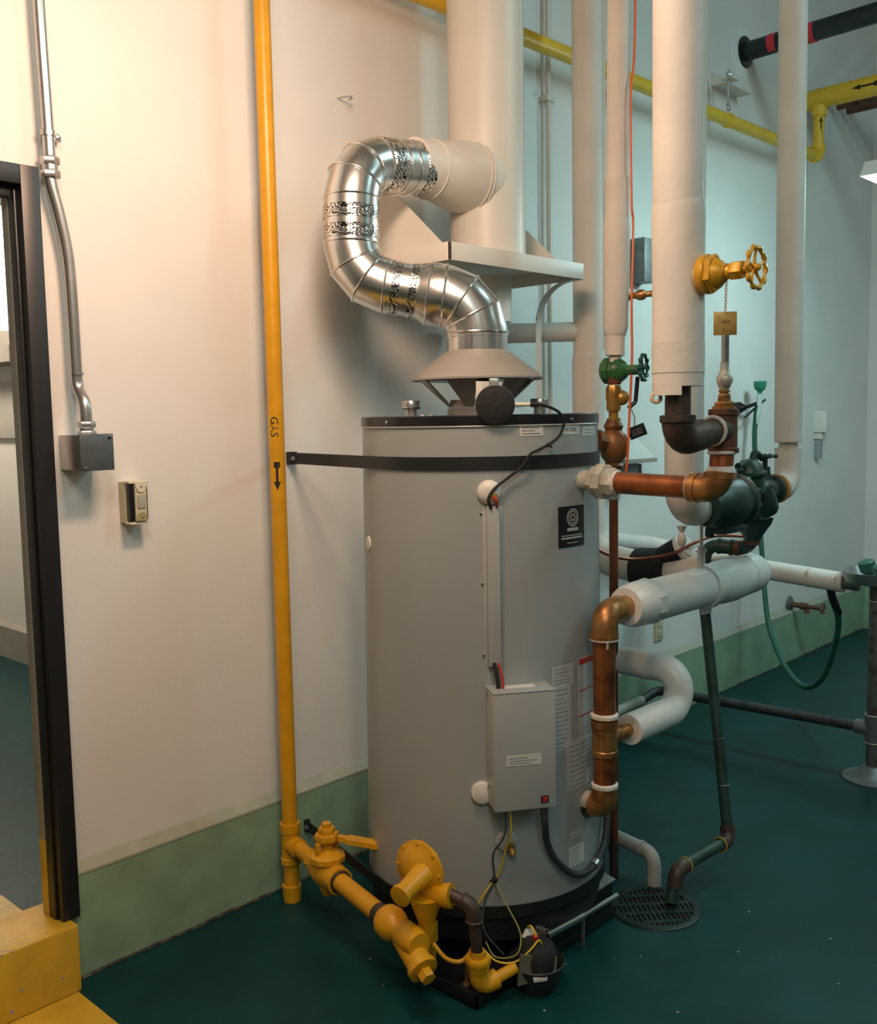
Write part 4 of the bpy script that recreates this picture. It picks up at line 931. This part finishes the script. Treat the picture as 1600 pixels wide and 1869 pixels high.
obj('flange_ring', MB().lathe((3.418, BY, 1.357), (-1, 0, 0), [(0, .044), (.002, .052), (.022, .053), (.024, .046)], 28), mat('orange_rust', (.55, .22, .03), .55, col2=(.32, .12, .03)), t)
obj('inlet_body', MB().lathe((3.40, BY, 1.357), (-1, 0, 0), [(0, .040), (.01, .050), (.03, .050), (.034, .036), (.06, .040), (.10, .046), (.14, .038), (.17, .034)], 20), DGREEN, t)
obj('test_cap', MB().lathe((3.25, BY - .01, 1.36), (.25, -.15, -.75), [(0, .046), (.03, .050), (.075, .047), (.090, .036), (.095, .001)], 24), DGREEN, t)
obj('upper_dome', MB().lathe((3.20, BY, 1.36), (-.12, 0, 1), [(0, .052), (.05, .050), (.062, .060), (.070, .060), (.074, .050), (.095, .042), (.112, .022), (.114, .001)], 20), DOMEG, t)
obj('middle_body', MB().lathe((3.23, BY, 1.352), (-1, 0, -.02), [(0, .036), (.04, .046), (.09, .044), (.13, .040), (.18, .044), (.21, .040)], 20), DGREEN, t)
obj('check_body', MB().lathe((3.04, BY - .034, 1.348), (-1, 0, -.06), [(0, .058), (.012, .088), (.024, .089), (.03, .080), (.08, .084), (.13, .082), (.17, .074), (.20, .060), (.215, .056)], 24), DGREEN, t)
for x in (2.90, 3.03): obj('bolt_boss', MB().hexa((x, BY - .01, 1.235), (0, 0, 1), .03, .016), DGREEN, t)
for k in range(10):
    a = k * math.pi / 5 + .2
    obj('flange_bolt', MB().hexa((3.046, BY - .034 + .079 * math.cos(a), 1.348 + .079 * math.sin(a)), (-1, 0, 0), .032, .009), DGREEN, t)
obj('sump', MB().box((2.88, BY - .075, 1.245), (3.045, BY - .005, 1.30), .014), DGREEN, t)
obj('bypass_tube', MB().tube(smooth([(3.29, BY, 1.472), (3.235, BY, 1.492), (3.205, BY, 1.462), (3.11, BY, 1.452)], 5), .012, 10), DGREEN, t)
for x, zt in ((3.315, 1.478), (3.055, 1.442)):
    obj('stem', MB().cyl((x, BY, 1.37), (x, BY, zt), .009).lathe((x, BY, 1.385), (0, 0, 1), [(0, .026), (.02, .024), (.04, .018), (.055, .018), (.057, .010)], 12), DGREEN, t)
    handwheel((x, BY, zt), (0, 0, 1), .038, .0055, DGREEN, t, 8, 4)
t = thing('drain_funnel', 'dark funnel and elbow pipe under the green backflow preventer', 'funnel', (3.33, -1.10, 1.1))
obj('dump_pipe', MB().cyl((3.30, -1.12, 1.33), (3.305, -1.115, 1.24), .026), mat('drain_pink', (.42, .34, .34), .6), t)
obj('dump_pipe', MB().cyl((3.335, -1.10, 1.33), (3.336, -1.10, 1.24), .014), IRON, t)
obj('funnel', MB().lathe((3.33, -1.10, 1.165), (0, 0, 1), [(0, .026), (.02, .030), (.045, .046), (.07, .064), (.092, .071), (.092, .067), (.05, .04)], 6, .4), DGREEN, t)
obj('pipe', MB().tube(bend([(3.325, -1.10, 1.185), (3.320, -1.10, 1.142), (3.295, -.935, 1.150), (3.285, -.930, 1.0)], .045), .0235, 18), PGREEN, t)
obj('coupling', MB().cyl((3.322, -1.10, 1.160), (3.322, -1.10, 1.175), .031).lathe((3.315, -1.062, 1.144), (-.15, 1, .05), [(0, .027), (.02, .0275), (.022, .0255)], 18), RUST, t)
obj('collar', MB().lathe((3.310, -1.035, 1.145), (-.15, 1, .05), [(0, .029), (.010, .029), (.011, .0255), (.045, .0265), (.046, .029), (.056, .029)], 18), PGREEN, t)
t = thing('drain_pipe', 'long dark green drain pipe dropping to the floor and ending over the grate', 'pipe', (2.80, -1.08, .012))
dp = bend([(3.285, -.930, 1.0), (3.282, -.935, .95), (3.160, -1.105, .115), (2.835, -1.085, .115), (2.80, -1.08, .012)], [.3, .05, .045])
obj('pipe', MB().tube(dp, .0195, 20), PGREEN, t)
obj('elbow', MB().tube(bend([(3.168, -1.095, .165), (3.160, -1.105, .115), (3.11, -1.102, .115)], .035), .0255, 18), IRON, t)
obj('elbow', MB().tube(bend([(2.885, -1.088, .115), (2.835, -1.085, .113), (2.822, -1.083, .06)], .035), .0255, 18), IRON, t)
for p in ((3.212, -1.034, .46), (3.188, -1.070, .30)): obj('joint_ring', MB().torus(p, (-.146, -.203, -1), .0195, .0018, 24, 6), PRINTG, t)
for x, y, z, ax in ((3.105, -1.1015, .115, (1, 0, 0)), (2.888, -1.088, .115, (1, 0, 0))): obj('joint_ring', MB().torus((x, y, z), ax, .0255, .0022, 24, 6), YSTEP, t)
tag(obj('condensate_pipe', MB().tube(bend([(2.925, -.78, .115), (2.905, -.955, .105), (2.885, -.968, .0)], .045), .0245, 20).lathe((2.912, -.895, .109), (-.11, -1, -.05), [(0, .028), (.012, .028)], 20), mat('condensate_grey', (.40, .40, .35), .6, var=.12)), 'grey plastic elbow pipe ending on the floor beside the drain grate', 'pipe')
t = thing('floor_drain', 'round cast iron floor drain grate in the dark green floor', 'drain', (2.752, -1.052, 0))
dc_ = V((2.752, -1.052, 0))
obj('pit_shade', MB().cyl(dc_ + V((0, 0, .0003)), dc_ + V((0, 0, .0015)), .128, seg=48), PITSHADE, t)  # flat black disc, its colour gives the shade below the grate
obj('frame_ring', MB().lathe(dc_, (0, 0, 1), [(.0003, .150), (.004, .148), (.0075, .140), (.0075, .124), (.0015, .123)], 64, caps=False), GRATE, t)
gm = MB(); ang = math.radians(-43); ux, uy = V((math.cos(ang), math.sin(ang), 0)), V((-math.sin(ang), math.cos(ang), 0))
Mg = Matrix.Translation(dc_) @ Matrix.Rotation(ang, 4, 'Z')
rows = (-.124, -.066, -.008, .05, .108)
for y in (-.095, -.037, .021, .079):
    hw = math.sqrt(max(0, .124 ** 2 - (abs(y) + .01) ** 2))
    obj('cross_bar', MB().box((-hw, y - .009, .0015), (hw, y + .009, .0072), 0, Mg), GRATE, t)
n = 15
for k in range(n):
    x = -.112 + .224 * k / (n - 1)
    hh = math.sqrt(max(0, .124 ** 2 - x * x))
    obj('bar', MB().box((x - .0042, -hh, .0015), (x + .0042, hh, .0070), 0, Mg @ Matrix.Shear('XZ', 4, (0, 0)) if False else Mg), GRATE, t)

fl_ = bpy.data.objects['floor']
for k in range(26):
    x, y = 1.35 + 1.9 * random.random(), -1.75 + 1.6 * random.random(); r = .0018 + .0022 * random.random()
    obj('paint_chip', MB().lathe((x, y, .0002), (0, 0, 1), [(0, r), (.0012, r * .7)], 6), CURBTOP, fl_)

# ================================================================== EYEWASH STATION (far right)
EX, EY = 4.40, -1.160
t = thing('eyewash_station', 'pedestal eyewash with a steel bowl at the right edge of the room', 'eyewash', (EX, EY, 0))
obj('floor_flange', MB().lathe((EX, EY, 0), (0, 0, 1), [(0, .125), (.006, .125), (.014, .10), (.03, .06), (.055, .042), (.06, .030)], 40), DULLST, t)
obj('pedestal', MB().cyl((EX, EY, .05), (EX, EY, .90), .0285, seg=24), mat('galv_post', (.15, .16, .155), .5, .5, col2=(.09, .065, .05), amount=.6, vscale=25), t)
obj('tee', MB().cyl((EX, EY, .17), (EX, EY, .29), .036).cyl((EX, EY, .225), (EX, EY + .075, .225), .033), DULLST, t)
for z in (.29, .165, .80): obj('joint_ring', MB().torus((EX, EY, z), (0, 0, 1), .034 if z < .5 else .0295, .003, 24, 6), UNION, t)
obj('bowl', MB().lathe((EX, EY, 0), (0, 0, 1), [(.868, .03), (.875, .09), (.885, .13), (.925, .148), (.934, .150), (.934, .146), (.89, .125), (.882, .03)], 48), STEEL, t)
for dx, dy in ((.03, .035), (-.05, -.055)):
    obj('spray_head', MB().lathe((EX + dx, EY + dy, .885), (-.25, .2, 1), [(0, .018), (.03, .020), (.045, .034), (.085, .036), (.090, .028)], 16), mat('eyewash_cap_green', (.02, .11, .07), .5), t)
obj('spray_arm', MB().tube(smooth([(EX, EY, .90), (EX + .02, EY - .02, .95), (EX - .05, EY - .055, .93)], 4), .009, 8), CHROME, t)
obj('drain_rail', MB().tube(bend([(EX, EY + .05, .225), (EX, -.075, .205), (4.28, -.058, .178)], .04), .0235, 20), mat('rail_iron', (.07, .075, .08), .5, .4, col2=(.035, .04, .042), amount=.6, vscale=20), t)
tag(obj('curb_pipe', MB().cyl((2.95, -.056, .138), (4.27, -.058, .177), .0255, seg=18), CURBTOP), 'pale green pipe lying along the foot of the green curb', 'pipe')
t = thing('eyewash_supply', 'stained white insulated pipe leading to the eyewash bowl', 'pipe', (4.4, -.55, .85))
es = bend([(3.9, -.055, 1.04), (4.42, -.06, .955), (4.405, -.30, .912), (4.40, -1.02, .866)], [.09, .2])
obj('jacket', MB().tube(es, .0455, 24), INSUL, t)
obj('elbow_stub', MB().cyl((4.40, -1.0, .867), (4.40, -1.085, .862), .028), DULLST, t)
obj('rust_gap', MB().cyl((4.40, -.855, .8763), (4.40, -.87, .8757), .0462), INSULD, t)
obj('end_stain', MB().cyl((4.40, -.99, .868), (4.40, -1.0, .867), .0458), INSULD, t)
tag(obj('copper_tracer', MB().tube(smooth([(3.05, -.62, 1.135), (3.12, -.66, 1.10), (3.22, -.70, 1.085), (3.32, -.78, 1.10), (3.42, -.82, 1.135), (3.55, -.84, 1.15), (3.72, -.90, 1.135)], 6), .0065, 10), COPPERD), 'thin copper tube curving across the white pipes behind the tank', 'tube')
t = thing('eyewash_hose', 'green hose sagging from the wall sprayer to the eyewash pipe', 'hose', (4.9, -.6, .2))
obj('hose', MB().tube(smooth([(5.51, -.066, 1.655), (5.50, -.06, 1.475), (5.485, -.085, 1.219), (5.415, -.152, .842), (5.333, -.228, .477), (5.231, -.329, .32), (5.089, -.472, .222), (4.923, -.634, .208), (4.762, -.783, .314), (4.659, -.875, .48), (4.55, -.94, .655), (4.43, -.955, .79), (4.405, -.955, .85)], 8), .0145, 14), HOSE, t)
obj('end_sleeve', MB().tube([(4.52, -.95, .70), (4.43, -.955, .79), (4.405, -.955, .84)], .018, 14), RUBBER, t)
t = thing('hand_sprayer', 'small green topped drench sprayer clipped on the far wall', 'sprayer', (5.515, -.06, 1.6))
obj('head', MB().lathe((5.525, -.078, 1.732), (0, 0, 1), [(0, .012), (.015, .014), (.03, .030), (.05, .036), (.072, .038), (.076, .034)], 20), TEAL, t)
obj('handle', MB().tube([(5.525, -.078, 1.735), (5.52, -.075, 1.69), (5.513, -.07, 1.62), (5.51, -.066, 1.56)], [.012, .0165, .0175, .015], 14), mat('clear_grip', (.55, .62, .58), .25), t)
obj('lever', MB().tube([(5.56, -.095, 1.70), (5.50, -.07, 1.66), (5.40, -.05, 1.60)], .007, 8), BLACK, t)
obj('wall_clip', MB().lathe((5.43, WY, 1.655), (0, -1, 0), [(0, .034), (.03, .034), (.05, .02), (.06, .016)], 18).cyl((5.43, -.03, 1.655), (5.52, -.066, 1.68), .011), BLACK, t)
t = thing('hose_bib', 'small brass wall tap above the green curb near the hose', 'tap', (6.2, -.06, .35))
obj('escutcheon', MB().lathe((6.20, WY, .372), (0, -1, 0), [(0, .055), (.01, .053), (.02, .035)], 28), DULLST, t)
obj('body', MB().lathe((6.20, .01, .372), (0, -1, -.03), [(0, .018), (.06, .018), (.065, .024), (.11, .022), (.115, .013), (.20, .012)], 14).cyl((6.20, -.09, .37), (6.2, -.10, .325), .016), RUST, t)
handwheel((6.20, -.20, .366), (0, -1, 0), .030, .006, mat('bib_wheel', (.16, .06, .05), .5), t, 6, 4)

# ================================================================== OVERHEAD PIPES
t = thing('overhead_gas_pipe', 'yellow gas pipe running level along the upper wall behind the risers', 'gas pipe', (4.4, -.1, 3.15))
zz = lambda x: 3.165 + (x - 2.746) * .009
obj('pipe', MB().tube(bend([(GX, GY, 3.127), (GX, -.1, 3.158), (6.235, -.1, 3.197), (6.245, -.1, 3.50)], .05), .0325, 24), YBEAM, t)
obj('elbow', MB().tube(bend([(6.17, -.1, 3.197), (6.235, -.1, 3.197), (6.237, -.1, 3.26)], .05), .042, 20).cyl((6.236, -.1, 3.25), (6.236, -.1, 3.27), .045), YBEAM, t)
fa = lambda x: (lambda u, v: (V((x - u, -.1, zz(x))) + V((0, -math.cos(v / .0326), math.sin(v / .0326))) * .0327, V((0, -math.cos(v / .0326), math.sin(v / .0326)))))
obj('flow_arrow', arrow_mb(fa(5.63), .11, .010), STENCIL, t)
obj('flow_arrow', arrow_mb(lambda u, v: (V((6.242, -.1, 3.38 + u)) + V((-math.cos(.75 + v / .0326), -math.sin(.75 + v / .0326), 0)) * .0327, V((-.7, -.7, 0))), .11, .010), STENCIL, t)
t = thing('gas_main', 'thick yellow gas main coming out of the wall at the upper right', 'gas pipe', (6.25, -1.0, 3.5))
obj('pipe', MB().tube([(6.245, WY, 3.55), (6.245, -2.6, 3.56)], .060, 28), YBEAM, t)
obj('branch_tee', MB().lathe((6.245, -.1, 3.545), (0, 0, -1), [(0, .045), (.055, .048), (.075, .045), (.10, .042)], 24), YBEAM, t)
obj('flow_arrow', arrow_mb(lambda u, v: (V((6.245, -.40 + u, 3.552)) + V((-math.cos(v / .06 - .1), 0, math.sin(v / .06 - .1))) * .0602, V((-1, 0, 0))), .16, .013), STENCIL, t)
t = thing('pipe_support', 'bracket and hanger rod holding the yellow pipe to the upper wall', 'hanger', (5.2, -.1, 3.2))
obj('wall_angle', MB().prism([(5.10, WY, 3.40), (5.10, -.070, 3.40), (5.10, -.070, 3.41), (5.10, .012, 3.41), (5.10, .012, 3.47), (5.10, WY, 3.47)], (.29, 0, 0)), DUCT, t, flat=True)
obj('rod', MB().cyl((5.06, -.1, 3.26), (5.06, -.1, 3.45), .007, seg=10).hexa((5.06, -.1, 3.412), (0, 0, 1), .02, .018), STEEL, t)
obj('rod_plate', MB().box((5.03, -.13, 3.398), (5.12, -.07, 3.402)), DUCT, t)
obj('clevis', MB().torus((5.06, -.1, 3.255), (0, 1, 0), .018, .004, 20, 8), STEEL, t)
obj('ring', MB().lathe((5.05, -.1, zz(5.05)), (1, 0, 0), [(0, .033), (0, .038), (.025, .038), (.025, .033)], 24), YBEAM, t)
t = thing('sprinkler_main', 'black pipe with red bands coming out of the wall at top right', 'pipe', (5.48, -1.0, 3.6))
obj('pipe', MB().tube([(5.485, .02, 3.672), (5.485, -3.0, 3.72)], .052, 28), DKPIPE, t)
obj('wall_collar', MB().lathe((5.485, WY, 3.672), (0, -1, 0), [(0, .088), (.014, .085), (.018, .06)], 28), BLACK, t)
for y in (-.130, -.345): obj('red_band', MB().lathe((5.485, y, 3.676), (0, -1, .016), [(0, .052), (0, .0535), (.045, .0535), (.045, .052)], 28), REDP, t)
obj('plaster_patch', MB().lathe((5.47, WY, 3.665), (0, -1, 0), [(0, .145), (.006, .10)], 18), mat('plaster_white', (.82, .82, .80), .7, bump=.4, bscale=30), t)
rr = []
for i, (x, z) in enumerate(((6.64, 3.645), (6.84, 3.655), (7.01, 3.66))):
    lab = ('rusty pipe stub under the yellow gas main, nearest the thick main', 'rusty pipe stub under the yellow gas main, middle of the three', 'rusty pipe stub under the yellow gas main, lowest of the three')[i]
    tag(obj('rusty_pipe', MB().tube([(x, WY, z), (x, -2.2, z + .02)], .026, 16), RUST), lab, 'pipe', 'rusty pipes under the gas main')
t = thing('fluorescent_fixture', 'hanging fluorescent reflector light with a glowing tube at the right edge', 'light', (4.95, -1.5, 2.715))
LX, LY, LZ = 4.95, -.90, 2.715
obj('reflector', MB().prism([(LX + dx, LY, LZ + dz) for dx, dz in ((-.15, 0), (-.09, .075), (.09, .075), (.15, 0), (.138, 0), (.085, .062), (-.085, .062), (-.138, 0))], (0, -1.2, 0)), INSULW, t, flat=True)
obj('end_plate', MB().prism([(LX + dx, LY, LZ + dz) for dx, dz in ((-.15, 0), (-.09, .075), (.09, .075), (.15, 0))], (0, .003, 0)), INSULW, t, flat=True)
obj('ballast_box', MB().box((LX - .03, LY - 1.15, LZ + .075), (LX + .07, LY - .05, LZ + .15), .004), DUCT, t)
for x in (-.045, .045): obj('tube', MB().cyl((LX + x, LY - .03, LZ + .022), (LX + x, LY - 1.17, LZ + .022), .015, seg=14), TUBE, t)
for y in (-.2, -1.0): obj('hanger_rod', MB().cyl((LX, LY + y, LZ + .15), (LX, LY + y, 5.19), .004, seg=8), STEEL, t)
